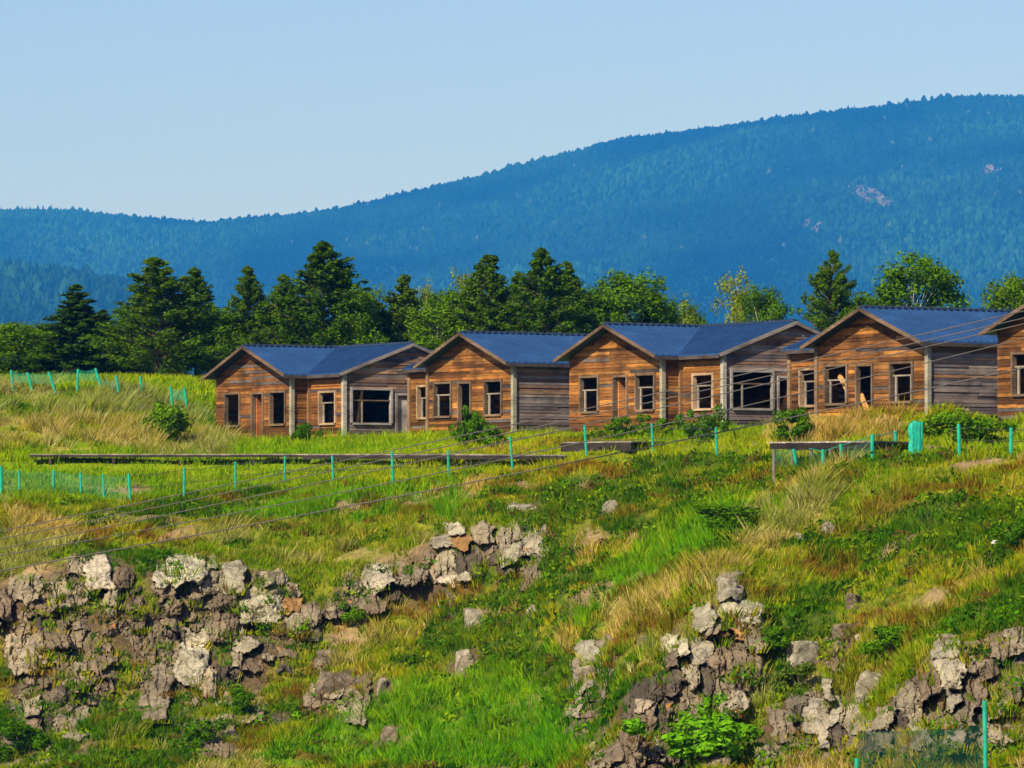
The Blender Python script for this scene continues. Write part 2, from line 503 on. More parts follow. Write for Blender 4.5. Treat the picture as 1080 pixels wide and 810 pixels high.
BOULDERS = [   # photo x, y, w, h, tone, label
    (846, 692, 34, 32, 'p', 'smooth tan boulder half hidden by bushes on the right spur'),
    (920, 727, 30, 34, 'p', 'round pale boulder sitting above the big lower right blocks'),
    (503, 653, 24, 24, 'p', 'pinkish grey rock poking through weeds in the middle of the slope'),
    (489, 703, 20, 32, 't', 'narrow upright grey rock low in the central weeds'),
    (641, 540, 20, 20, 'p', 'pale angular rock alone high on the bank under the fence'),
    (355, 730, 46, 34, 'b', 'broad brown rock in grass at lower left of centre'),
    (345, 700, 20, 24, 'b', 'small brown stone just above the broad brown rock'),
    (402, 728, 9, 24, 'p', 'thin pale standing stone beside the broad brown rock'),
    (874, 558, 14, 12, 'p', 'small white stone upper middle of the right spur'),
    (843, 568, 10, 11, 'p', 'little pale stone left of the small white stone on the spur'),
    (902, 638, 15, 24, 'b', 'reddish brown rock with an orange top on the right spur grass'),
    (892, 665, 24, 14, 'b', 'flat brown stone in grass below the reddish rock'),
    (911, 677, 18, 13, 't', 'grey stone above the round pale boulder'),
    (410, 782, 16, 28, 'b', 'brown stone in lower centre grass'),
    (564, 645, 16, 11, 't', 'tiny grey stone right of the pinkish rock'),
    (1003, 677, 22, 12, 't', 'low tan stone at the top of the lower right cliff'),
    (680, 679, 16, 14, 'b', 'low brown stone beside the tall crag'),
]
TONE = {'p': 'rock_pale', 't': 'rock_tan', 'b': 'rock_brown', 'd': 'rock_dark', 'o': 'rock_orange'}

import bmesh as _bm


def rock_mesh(seed, sub=4):
    r = np.random.default_rng(seed)
    b = _bm.new(); _bm.ops.create_icosphere(b, subdivisions=sub, radius=1.0)
    V = np.array([v.co[:] for v in b.verts]); Fc = np.array([[v.index for v in f.verts] for f in b.faces]); b.free()
    d = V / np.linalg.norm(V, axis=1, keepdims=True)
    pl = []
    for ax in range(3):
        for s in (-1, 1):
            n = np.zeros(3); n[ax] = s; n += r.normal(0, 0.16, 3); n /= np.linalg.norm(n)
            pl.append((n, r.uniform(0.42, 0.54)))
    for _ in range(9):
        n = r.normal(0, 1, 3); n /= np.linalg.norm(n); pl.append((n, r.uniform(0.50, 0.72)))
    R = np.full(len(d), 9.0)
    for n, dist in pl:
        c = d @ n
        R = np.where(c > 0.05, np.minimum(R, dist / np.maximum(c, 0.05)), R)
    P = d * R[:, None]
    o = r.uniform(0, 90, 6)
    for sc, am in ((2.2, 0.085), (6.0, 0.04), (15.0, 0.018)):
        nz = (vnoise(P[:, 0] * sc + o[0], P[:, 1] * sc + o[1]) + vnoise(P[:, 1] * sc + o[2], P[:, 2] * sc + o[3]) + vnoise(P[:, 2] * sc + o[4], P[:, 0] * sc + o[5])) / 1.5 - 1
        P = P + d * (nz * am)[:, None]
    P /= (P.max(0) - P.min(0))
    return np_mesh('rock_block', P, Fc)


ROCKM = [rock_mesh(100 + i) for i in range(22)]
for me in ROCKM: me.materials.append(M['rock_tan'])
ROCKPTS = []                                              # for colouring the soil around


def rock_obj(name, px, py, w, h, tone, parent=None, root_loc=None, push=0.25):
    p = hit(px, py + h * 0.15)
    D = p.y
    c = at(px, py, D)
    W, Hh = w / F * D, h / F * D
    dep = max(0.55, 0.8 * (W + Hh) / 2) * random.uniform(0.85, 1.15)
    c = c + Vector((0, dep * push, 0))
    me = random.choice(ROCKM)
    o = link(name, me, None, parent)
    o.location = c - root_loc if root_loc is not None else c
    a = random.gauss(0, 0.22)
    o.rotation_euler = (random.gauss(0, 0.14), random.gauss(0, 0.10), a + random.choice((0, math.pi)))
    o.scale = (W * 1.12, dep, Hh * 1.12)
    o.material_slots[0].link = 'OBJECT'
    o.material_slots[0].material = M[TONE[tone]]
    ROCKPTS.append((c.x, c.y, max(W, Hh), tone))
    return o


LEDGE = []                                               # turf and weeds rooted in cracks of the cliffs


def rock_face(blocks, root, base):
    blocks = list(blocks)
    for b in list(blocks):
        if b[3] > 18 and random.random() < (.75 if b[0] < 420 else .45):
            blocks.append((b[0] + random.uniform(-.3, .3) * b[2], b[1] + random.uniform(.6, .95) * b[3], b[2] * random.uniform(.6, 1.0), b[3] * random.uniform(.9, 1.4), random.choice('bbdt')))
    B = np.array([b[:4] for b in blocks]); T = [b[4] for b in blocks]
    x0, x1 = (B[:, 0] - B[:, 2]).min() - 6, (B[:, 0] + B[:, 2]).max() + 6
    y0, y1 = (B[:, 1] - B[:, 3]).min() - 6, (B[:, 1] + B[:, 3]).max() + 6
    # distance of the hillside, sampled coarsely
    cxs = np.arange(x0, x1 + 6, 6.0); cys = np.arange(y0, y1 + 6, 6.0)
    ys = np.arange(106, 186, 0.4)
    GX, GY = np.meshgrid(cxs, cys)
    rx = (GX - 540) / F; ry = (405 - GY) / F; dy = CP - SP * ry
    kx, kz = rx / dy, (SP + CP * ry) / dy
    d3 = H(kx[..., None] * ys, np.broadcast_to(ys, kx.shape + ys.shape)) > kz[..., None] * ys
    GD = np.where(d3.any(-1), ys[d3.argmax(-1)], 170.0)
    for _ in range(2):
        q = np.pad(GD, 1, mode='edge'); GD = (q[:-2, 1:-1] + q[2:, 1:-1] + q[1:-1, :-2] + q[1:-1, 2:] + 2 * GD) / 6
    px = np.arange(x0, x1, 1.25); py = np.arange(y0, y1, 1.25)
    PX, PY = np.meshgrid(px, py)
    fx = (PX - x0) / 6; fy = (PY - y0) / 6; ix = fx.astype(int); iy = fy.astype(int); fx -= ix; fy -= iy
    D = (GD[iy, ix] * (1 - fx) + GD[iy, ix + 1] * fx) * (1 - fy) + (GD[iy + 1, ix] * (1 - fx) + GD[iy + 1, ix + 1] * fx) * fy
    jx = (fbm(PX * .10 + 3, PY * .10, 4) - .5) * 15; jy = (fbm(PX * .10 + 40, PY * .10 + 11, 4) - .5) * 13
    best = np.full(PX.shape, 9.0); sec = np.full(PX.shape, 9.0); who = np.zeros(PX.shape, int)
    for i, (bx, by, bw, bh) in enumerate(B):
        a = random.gauss(0, .12); c_, s_ = math.cos(a), math.sin(a)
        dx, dy_ = PX + jx - bx, PY + jy - by
        e = ((np.abs(dx * c_ + dy_ * s_) / (bw * .5)) ** 5 + (np.abs(-dx * s_ + dy_ * c_) / (bh * .5)) ** 5) ** .2
        m = e < best
        sec = np.where(m, best, np.minimum(sec, e)); who = np.where(m, i, who); best = np.where(m, e, best)
    rs = np.random.default_rng(len(blocks))
    size = np.sqrt(B[:, 2] * B[:, 3])
    off = rs.uniform(-.25, .45, len(B)) + np.array([{'p': .25, 't': .15, 'o': 0, 'b': -.05, 'd': -.35}[t] for t in T])
    gx = rs.normal(0, .35, len(B)); gy = rs.normal(.15, .3, len(B))
    sc = D / F
    ux = (PX - B[who, 0]) * sc; uy = (PY - B[who, 1]) * sc
    dome = 1 - np.clip(best, 0, 1.3) ** 4
    crack = np.clip((sec - best) / .09, 0, 1)
    pit = (fbm(PX * .16 + who * 7.7, PY * .16, 4) - .5) * .26 + (fbm(PX * .45, PY * .45 + who, 3) - .5) * .13
    pl = np.full(PX.shape, 9.0)
    for q in range(5):
        qa = rs.uniform(0, 6.28, len(B)); qs = rs.uniform(.35, 1.3, len(B)); qo = rs.uniform(.0, .26, len(B)) * size
        pl = np.minimum(pl, qo[who] * sc + qs[who] * (np.cos(qa)[who] * ux + np.sin(qa)[who] * uy))
    big = np.minimum(size[who] * sc, 2.2)
    disp = (.62 if B[:, 0].mean() < 620 else .95) + off[who] + big * .04 * dome + np.clip(pl, -.34 * big, .35 * big) + gx[who] * ux * .4 + gy[who] * uy * .4 + pit - (1 - crack) * .20
    col_ = (PX + jx * .6 + 2.5 * np.sin(PY * .06 + who)) / (7 + 5 * rs.random(len(B))[who]) + rs.random(len(B))[who] * 9
    fr = np.abs(col_ - np.round(col_)) * 2; st = (vnoise(np.round(col_) * 3.7 + who * 1.3, PY * .035 + who) - .5)
    disp = disp + np.where(np.isin(who, np.nonzero([t in 'bdt' for t in T])[0]), .38 * st - .16 * np.clip(1 - (1 - fr) / .22, 0, 1), 0)
    edge = np.clip((1.5 - best) / .35, 0, 1)
    disp = disp * edge - (1 - edge) * .9
    Dn = D - disp
    rx = (PX - 540) / F; ry = (405 - PY) / F; dy = CP - SP * ry
    V = np.stack([rx / dy * Dn, Dn, (SP + CP * ry) / dy * Dn], -1)
    r, c = PX.shape; idx = np.arange(r * c).reshape(r, c)
    ok = best < 1.5
    fm = ok[:-1, :-1] & ok[:-1, 1:] & ok[1:, 1:] & ok[1:, :-1]
    Fq = np.stack([idx[:-1, :-1][fm], idx[1:, :-1][fm], idx[1:, 1:][fm], idx[:-1, 1:][fm]], 1)
    tab = {'p': (.28, .25, .18), 't': (.205, .170, .112), 'b': (.140, .106, .068), 'd': (.066, .052, .037), 'o': (.24, .13, .045)}
    tc = np.array([tab[t] for t in T]) * rs.uniform(.75, 1.25, (len(T), 1)) * rs.uniform(.975, 1.025, (len(T), 3))
    pat = np.clip((fbm(PX * .05 + 60, PY * .03, 3) - .52) * 6, 0, 1).ravel()[:, None]
    C = tc[who.ravel()] * (1 - .45 * pat) + np.array([.20, .17, .115]) * .45 * pat
    lm = (best < 1.25) & (fbm(PX * .035 + 13, PY * .045 + 5, 3) > .53) & (RNG.random(PX.shape) < .030)
    lm |= (best < 1.45) & (best > .98) & (RNG.random(PX.shape) < .014)
    LEDGE.append(V[lm])
    V = V.reshape(-1, 3) - np.array(base)
    used = np.unique(Fq); remap = np.zeros(len(V), int); remap[used] = np.arange(len(used))
    link('rock_face', np_mesh('rock_face', V[used], remap[Fq], C[used]), M['rock_face'], root)


for label, blocks in OUTCROPS:
    cx = sum(b[0] for b in blocks) / len(blocks); cy = max(b[1] for b in blocks)
    base = hit(cx, cy)
    root = empty('rock_outcrop', base)
    tag(root, label, 'rock outcrop')
    rock_face(blocks, root, base)
    for b in blocks:
        p_ = hit(b[0], b[1]); ROCKPTS.append((p_.x, p_.y, max(b[2], b[3]) / F * p_.y, b[4]))
        if b[4] == 'p' and random.random() < .6: rock_obj('rock_block', b[0], b[1], b[2] * .8, b[3] * .8, 't' if random.random() < .5 else 'p', root, base, 0.1)
for b in BOULDERS:
    tag(rock_obj('boulder', *b[:5], push=0.12), b[5], 'rock')

# ------------------------------------------------------------------ vegetation classes over the ground
def poly_mask(u, y, pts):
    inside = np.zeros(u.shape, bool); n = len(pts); j = n - 1
    for i in range(n):
        xi, yi = pts[i]; xj, yj = pts[j]
        with np.errstate(divide='ignore', invalid='ignore'):
            c = ((yi > y) != (yj > y)) & (u < (xj - xi) * (y - yi) / (yj - yi + 1e-9) + xi)
        inside ^= c; j = i
    return inside


LUSH = [[(590, 690), (600, 640), (690, 560), (760, 545), (800, 520), (770, 560), (700, 600), (640, 660)],
        [(240, 812), (330, 780), (430, 720), (560, 710), (600, 745), (610, 812)],
        [(300, 520), (480, 505), (470, 540), (330, 548), (240, 545)]]
WEEDY = [[(560, 620), (600, 560), (680, 505), (800, 490), (835, 505), (760, 560), (690, 570), (610, 640), (580, 700), (480, 700), (430, 690), (470, 640)],
         [(0, 812), (0, 750), (90, 790), (150, 812)], [(90, 680), (160, 690), (230, 760), (220, 812), (80, 812)],
         [(800, 640), (880, 620), (900, 700), (860, 740), (800, 720)], [(600, 710), (670, 680), (690, 812), (600, 812)]]
STRAW = [[(-200, 480), (-200, 412), (130, 412), (215, 432), (245, 466), (240, 482), (130, 476)],
         [(590, 680), (640, 640), (760, 590), (850, 510), (895, 492), (860, 540), (770, 600), (660, 668), (620, 700)],
         [(800, 466), (860, 440), (960, 440), (960, 466)], [(0, 540), (40, 545), (70, 560), (70, 610), (0, 640)]]
MEADOW = [[(-400, 526), (-400, 478), (300, 478), (560, 478), (700, 462), (820, 440), (1480, 438), (1480, 482), (990, 480), (800, 480), (700, 480), (540, 502), (330, 514), (130, 528)]]


def anyp(u, y, L):
    m = np.zeros(u.shape, bool)
    for p in L: m |= poly_mask(u, y, p)
    return m


C_MEADOW = np.array([[.20, .31, .003], [.24, .33, .003], [.31, .34, .008], [.14, .27, .003]])
C_BANK = np.array([[.17, .26, .003], [.22, .29, .003], [.29, .30, .006], [.10, .18, .002], [.32, .28, .025]])
C_STRAW = np.array([[.40, .32, .075], [.34, .29, .04], [.44, .37, .12], [.24, .26, .015]])
C_LUSH = np.array([[.10, .27, .003], [.13, .31, .003], [.20, .33, .004], [.07, .21, .003]])
C_WEED = np.array([[.025, .085, .002], [.04, .12, .002], [.075, .165, .003], [.13, .20, .004]])  # weed greens, darkened further to put shadow contrast into the bank
C_OLIVE = np.array([[.15, .10, .008], [.23, .125, .014], [.13, .125, .004], [.22, .22, .008]])


def classify(x, y, z):
    """0 meadow 1 bank 2 straw 3 lush 4 weeds 5 olive-brown   6 far field"""
    u, v = proj(x, y, z)
    jx = (fbm(x * 0.5, y * 0.5, 3) - 0.5) * 60; jy = (fbm(x * 0.5 + 50, y * 0.5 + 20, 3) - 0.5) * 34
    uu = u + jx; vv = v + jy
    n = fbm(x * 0.22 + 5, y * 0.22 + z * 0.3, 4); n2 = fbm(x * 0.8 + 31, y * 0.8 + z * 0.5 + 4, 3)
    k = np.full(x.shape, 1)
    k[(n2 > 0.58)] = 5
    k[(n > 0.57)] = 4
    k[(n < 0.34) & (n2 > 0.56)] = 2
    m = anyp(uu, vv, WEEDY); k[m & (n2 < 0.60)] = 4; k[m & (n2 > 0.64)] = 1
    m = anyp(uu, vv, LUSH); k[m & (n2 < 0.66)] = 3
    k[anyp(u, v + jy * 0.25, MEADOW) & (y < 186) | ((y >= 186) & (y < 262))] = 0
    m = anyp(uu, v + jy * 0.4, STRAW); k[m & (n2 > np.where(y > 186, .50, .42))] = 2
    k[m & (n2 <= 0.40)] = 1; k[m & (n2 <= 0.33)] = 4
    k[(y > 216)] = 6
    return k, u, v


CLS = {0: C_MEADOW, 1: C_BANK, 2: C_STRAW, 3: C_LUSH, 4: C_WEED, 5: C_OLIVE, 6: C_MEADOW * 0.95}


def class_color(k, n):
    r = RNG.integers(0, 1000, n)
    c = np.zeros((n, 3))
    for kk, tab in CLS.items():
        m = k == kk
        c[m] = tab[r[m] % len(tab)]
    return c * RNG.uniform(0.75, 1.25, (n, 1))


rp = np.array([(r[0], r[1], r[2]) for r in ROCKPTS])


def rock_near(x, y, z=None, k=0.62):
    """1 where a point lies on bare rock"""
    out = np.zeros(x.shape)
    for (cx, cy, s) in rp:
        d = ((x - cx) ** 2 + ((y - cy) * 0.9) ** 2) / (s * k) ** 2
        out = np.maximum(out, np.clip(1.6 - d, 0, 1))
    return out


# ------------------------------------------------------------------ ground sheet
pxs = np.concatenate([540 - np.geomspace(690, F * 1.2, 26)[::-1], np.arange(-145, 1226, 5.0), 540 + np.geomspace(690, F * 1.2, 26)])
rows = np.concatenate([np.arange(-110, 100, 6.0), np.arange(100, 112, 1.0), np.arange(112, 215, 0.3), np.arange(215, 300, 1.5), np.geomspace(300, 16500, 38)])
sx = (pxs - 540) / F
X = sx[None, :] * np.maximum(rows, 100.0)[:, None]; Y = np.repeat(rows[:, None], len(pxs), 1)
Z = H(X, Y)
nr, nc = X.shape
V = np.stack([X.ravel(), Y.ravel(), Z.ravel()], 1)
idx = np.arange(nr * nc).reshape(nr, nc)
Fq = np.stack([idx[:-1, :-1].ravel(), idx[:-1, 1:].ravel(), idx[1:, 1:].ravel(), idx[1:, :-1].ravel()], 1)
kcls, _, _ = classify(V[:, 0], V[:, 1], V[:, 2])
gc = np.zeros((len(V), 3))
for kk, tab in CLS.items(): gc[kcls == kk] = tab.mean(0)
soil = np.array([.10, .08, .03])
bk = ((V[:, 1] < 184) & (V[:, 1] > 104))[:, None]
gc = np.where(bk, gc * 0.62 + soil * 0.25, gc * 0.9)
far = (V[:, 1] > 270); gc[far] = (0.008, 0.04, 0.01)
rk = np.zeros(len(V)); sel = bk[:, 0] & (np.abs(su(V[:, 0], V[:, 1]) - 540) < 700)
rk[sel] = rock_near(V[sel, 0], V[sel, 1])
gc = gc * (1 - rk[:, None]) + np.array([.10, .068, .042]) * rk[:, None]
bare = np.clip((fbm(V[:, 0] * 0.35 + 70, V[:, 1] * 0.35 + V[:, 2] * .4, 3) - 0.70) * 9, 0, 1) * (bk[:, 0])
gc = gc * (1 - bare[:, None]) + np.array([.27, .19, .105]) * bare[:, None]
g = link('ground', np_mesh('ground', V, Fq, gc, True), M['ground'])
tag(g, kind='structure')


# ------------------------------------------------------------------ grass
def tufts(name, P, h, w, col, k, spread, lean, label):
    n = len(P)
    base = np.repeat(P, k, 0); m = n * k
    hh = np.repeat(h, k) * RNG.uniform(0.55, 1.1, m)
    ang = RNG.uniform(0, 2 * np.pi, m); rad = np.repeat(spread, k) * np.sqrt(RNG.random(m))
    off = np.stack([np.cos(ang) * rad, np.sin(ang) * rad, np.zeros(m)], 1)
    b = base + off
    fan = np.stack([np.cos(ang), np.sin(ang), np.zeros(m)], 1) * (hh * RNG.uniform(0.1, 0.95, m))[:, None]
    wind = np.repeat(lean, k, 0) * hh[:, None]
    tip = b + fan + wind; tip[:, 2] += hh
    wa = RNG.uniform(-0.9, 0.9, m); ww = np.repeat(w, k) * RNG.uniform(0.6, 1.3, m) / 2
    side = np.stack([np.cos(wa) * ww, np.sin(wa) * ww, np.zeros(m)], 1)
    b[:, 2] -= 0.05
    mid = b * 0.5 + tip * 0.5; mid[:, 2] += hh * 0.08
    V = np.stack([b - side, b + side, mid + side * 0.8, tip, mid - side * 0.8], 1).reshape(-1, 3)
    Fc = np.arange(m * 5).reshape(m, 5)
    c = np.repeat(col, k, 0) * RNG.uniform(0.78, 1.22, (m, 1))
    c = np.repeat(c, 5, 0)
    o = link(name, np_mesh(name, V, Fc, c), M['grass'])
    tag(o, label, 'grass', kind='stuff')
    return o


def leaves(P, size, col, flat=0.0, face=None):
    """random leaf quads"""
    n = len(P)
    a = RNG.normal(0, 1, (n, 3)); a /= np.linalg.norm(a, axis=1, keepdims=True)
    if face is not None:
        nn = face + RNG.normal(0, 0.55, (n, 3)); nn /= np.linalg.norm(nn, axis=1, keepdims=True)
    else:
        nn = RNG.normal(0, 1, (n, 3)); nn /= np.linalg.norm(nn, axis=1, keepdims=True)
    a = a - nn * (a * nn).sum(1, keepdims=True); a /= np.linalg.norm(a, axis=1, keepdims=True) + 1e-9
    b = np.cross(nn, a)
    s = size[:, None]
    V = np.stack([P - a * s, P - b * s * 0.55, P + a * s, P + b * s * 0.55], 1).reshape(-1, 3)
    Fc = np.arange(n * 4).reshape(n, 4)
    return V, Fc, np.repeat(col, 4, 0)


def scatter(n, y0, y1, u0=-230, u1=1310):
    # uniform in ground area
    y = np.sqrt(RNG.uniform(y0 * y0, y1 * y1, n)); u = RNG.uniform(u0, u1, n)
    x = (u - 540) / F * y
    return x, y


WALKS = [(31, 185.5), (165, 186), (320, 185.5), (470, 182), (540, 179.5), (596, 176.5), (666, 173)]
CABKEEP = []          # cabin footprints (filled below): no grass inside


def in_cabin(x, y):
    m = np.zeros(x.shape, bool)
    yb = np.interp(su(x, y), [p[0] for p in WALKS], [p[1] for p in WALKS]); uu = su(x, y)
    m |= (y > yb - .7) & (y < yb + 1.4) & (uu > 28) & (uu < 670) & (np.random.default_rng(5).random(x.shape) < .7)
    for (ox, oy, boxes) in CABKEEP:
        dx, dy = x - ox, y - oy
        lx = dx * VX + dy * VY; ly = dx * -VY + dy * VX
        for (a, b, c, d) in boxes: m |= (lx > a) & (lx < b) & (ly > c) & (ly < d)
    return m


# ------------------------------------------------------------------ cabins
CANG = math.radians(32.5)
VX, VY = math.cos(CANG), math.sin(CANG)            # local x axis (into the house from gable A); local y = along gable A
W = 6.5; L1 = 0.85; L2 = 2.85; DEP = L1 + W
EAVE, RISE, OE, OA, OB = 2.78, 1.29, 0.30, 0.55, 0.18
HALF = W / 2
TAN = RISE / (HALF + OE)


def roof_h(dist_from_ridge):
    return EAVE + RISE - dist_from_ridge * TAN


ORANGE = [(.40, .17, .032), (.27, .105, .022), (.19, .072, .017), (.12, .047, .013), (.065, .028, .010), (.24, .115, .03)]
GREY = [(.27, .215, .185), (.22, .18, .165), (.17, .14, .135), (.125, .10, .10), (.33, .265, .215)]


def wall(parent, name, o, d, nrm, length, top, openings, style, z0=-0.35):
    """boards along d from o (local), outward normal nrm; top(s)->height; openings (s0,s1,z0,z1)"""
    mb = MB(); bh = 0.125; z = z0; dseed = random.uniform(0, 90)
    o = Vector(o); d = Vector(d); nrm = Vector(nrm)
    if callable(top):
        zmax = max(top(s) for s in np.linspace(0, length, 41))
    else:
        zmax = top; top = lambda s, t=top: t
    while z < zmax - 0.02:
        z1 = min(z + bh, zmax)
        # span of the row at bottom and top
        def span(zz):
            ok = [s for s in np.linspace(0, length, 131) if top(s) >= zz - 1e-6]
            return (min(ok), max(ok)) if ok else (length / 2, length / 2)
        b0, b1 = span(z); t0, t1 = span(z1)
        zc = (z + z1) / 2
        cuts = sorted((a - 0.0, b) for (a, b, c, e) in openings if c - 0.03 < zc < e + 0.03)
        segs = []; s = b0
        for a, b in cuts:
            if a > s: segs.append((s, a))
            s = max(s, b)
        if s < b1: segs.append((s, b1))
        for a, b in segs:
            x = a
            while x < b - 1e-3:
                e = x + random.uniform(1.6, 4.2)
                if b - e < 0.5: e = b
                xt0 = t0 if abs(x - b0) < 1e-6 else x
                xt1 = t1 if abs(e - b1) < 1e-6 else e
                xt1 = max(xt1, xt0)
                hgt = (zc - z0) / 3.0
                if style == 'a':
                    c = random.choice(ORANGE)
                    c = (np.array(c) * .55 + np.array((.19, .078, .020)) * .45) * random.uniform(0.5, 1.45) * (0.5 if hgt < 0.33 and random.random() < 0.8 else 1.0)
                    c = c * (0.6 + 0.9 * float(vnoise(dseed + x * .5, z * 1.1)))
                    if random.random() < 0.07: c = np.array(random.choice(GREY)) * 0.45
                else:
                    c = np.array(random.choice(GREY)) * random.uniform(0.75, 1.15)
                    if hgt > 0.62 and random.random() < 0.55: c = np.array(random.choice(ORANGE)) * 0.5 + c * 0.5
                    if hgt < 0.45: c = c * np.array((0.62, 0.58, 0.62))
                t = 0.045 + random.uniform(-0.012, 0.016)
                g = 0.003
                lap = 0.014
                P = []
                for (sa, sb, zz, oo) in ((x + g, e - g, z + .001, t + lap), (xt0 + g, xt1 - g, z1 - .001, t)):
                    p0 = o + d * sa + Vector((0, 0, zz)); p1 = o + d * sb + Vector((0, 0, zz))
                    P.append([p0 - nrm * 0.03, p1 - nrm * 0.03, p1 + nrm * (oo - 0.03), p0 + nrm * (oo - 0.03)])
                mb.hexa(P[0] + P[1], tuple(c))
                x = e
        z = z1
    return mb.build(name, M['board'], parent)


FR = (.17, .115, .072); FRG = (.27, .235, .19)


def window(parent, o, d, nrm, s0, s1, z0, z1, kind='sash', tone=FR, name='window'):
    o = Vector(o); d = Vector(d); nrm = Vector(nrm)
    P = lambda s, z, k=0.0: o + d * s + Vector((0, 0, z)) + nrm * k
    up = (0, 0, 1); mb = MB(); w = 0.085
    def bar(mm, a, b, ww, dp, col):
        mm.beam(a, b, ww, dp, tuple(nrm), col)
    c = lambda: tuple(np.array(tone) * random.uniform(0.75, 1.2))
    zl = z0 - (w if kind == 'door' else 0)
    bar(mb, P(s0 - w / 2 + .02, zl, .0), P(s0 - w / 2 + .02, z1 + w, .0), w, 0.19, c())
    bar(mb, P(s1 + w / 2 - .02, zl, .0), P(s1 + w / 2 - .02, z1 + w, .0), w, 0.19, c())
    bar(mb, P(s0 + .022, z1 + w / 2 - .01, .0), P(s1 - .022, z1 + w / 2 - .01, .0), w, 0.17, c())
    if kind != 'door': bar(mb, P(s0 + .022, z0 - w / 2 + .01, .01), P(s1 - .022, z0 - w / 2 + .01, .01), w, 0.22, c())
    f = mb.build(name, M['board'], parent)
    if kind == 'sash':
        sb = MB(); zt = z0 + (z1 - z0) * random.uniform(0.62, 0.7); q = 0.055
        bar(sb, P(s0 + .03, zt, -.04), P(s1 - .03, zt, -.04), q, 0.05, FRG)
        for s, k in ((s0 + .16, 1), (s1 - .2, 1)):
            bar(sb, P(s, z0 + .012, -.04), P(s, zt - q / 2 - .003, -.04), 0.09, 0.05, tuple(np.array(FRG) * random.uniform(.9, 1.2)))
        bar(sb, P(s0 + .10, z0 + .015, -.30), P(s0 + .10, z1 - .1, -.30), 0.10, 0.06, FRG)
        sb.build('sash', M['board'], f)
    elif kind == 'wide':
        sb = MB(); zt = z0 + (z1 - z0) * 0.68; q = 0.055; sm = s0 + (s1 - s0) * 0.28
        bar(sb, P(s0 + .03, zt, -.04), P(s1 - .03, zt, -.04), q, 0.05, FR)
        bar(sb, P(sm, z0 + .012, -.04), P(sm, zt - q / 2 - .003, -.04), 0.06, 0.05, FRG)
        sb.build('sash', M['board'], f)
    return f


def brace(parent, o, d, nrm, s0, z0, s1, z1, dep, col, w=0.16):
    o = Vector(o); d = Vector(d); nrm = Vector(nrm)
    mb = MB(); mb.beam(o + d * s0 + Vector((0, 0, z0)) - nrm * dep, o + d * s1 + Vector((0, 0, z1)) - nrm * dep, w, 0.05, tuple(nrm), col)
    return mb.build('brace', M['board'], parent)


def roof_plane(parent, poly, axis, ridge, name='roof'):
    """poly plan corners (x,y); slope falls away from the ridge along the other axis. axis: the axis the ridge runs along."""
    mb = MB()
    oth = 1 - axis
    P = [Vector((p[0], p[1], roof_h(abs(p[oth] - ridge)))) for p in poly]
    mb.prism(P, (0, 0, -0.05), (1, 1, 1))
    a0 = min(p[axis] for p in poly); a1 = max(p[axis] for p in poly)
    s = a0 + 0.06
    while s < a1 - 0.04:                                 # raised ribs of the sheet metal, clipped to the polygon
        xs = []
        n = len(poly)
        for i in range(n):
            p, q = poly[i], poly[(i + 1) % n]
            if (p[axis] - s) * (q[axis] - s) < 0:
                t = (s - p[axis]) / (q[axis] - p[axis]); xs.append(p[oth] + (q[oth] - p[oth]) * t)
        if len(xs) == 2:
            e0, e1 = sorted(xs, key=lambda v: abs(v - ridge))
            def pt(e):
                v = [0, 0, roof_h(abs(e - ridge)) + 0.022]; v[axis] = s; v[oth] = e
                return Vector(v)
            if abs(e1 - e0) > 0.1: mb.beam(pt(e0), pt(e1), 0.05, 0.046)
        s += 0.29
    return mb.build(name, M['roof'], parent)


def fascia(parent, ends, col, name='fascia'):
    mb = MB()
    for p, q in ends:
        mb.beam(Vector(p) + Vector((0, 0, -.06)), Vector(q) + Vector((0, 0, -.06)), 0.045, 0.125, (0, 0, 1), col)
    return mb.build(name, M['board'], parent)


def trim(parent, x, y, top, col, w=0.17):
    mb = MB().box((x - w / 2, y - w / 2, -0.45), (x + w / 2, y + w / 2, top), col)
    return mb.build('corner_board', M['board'], parent)


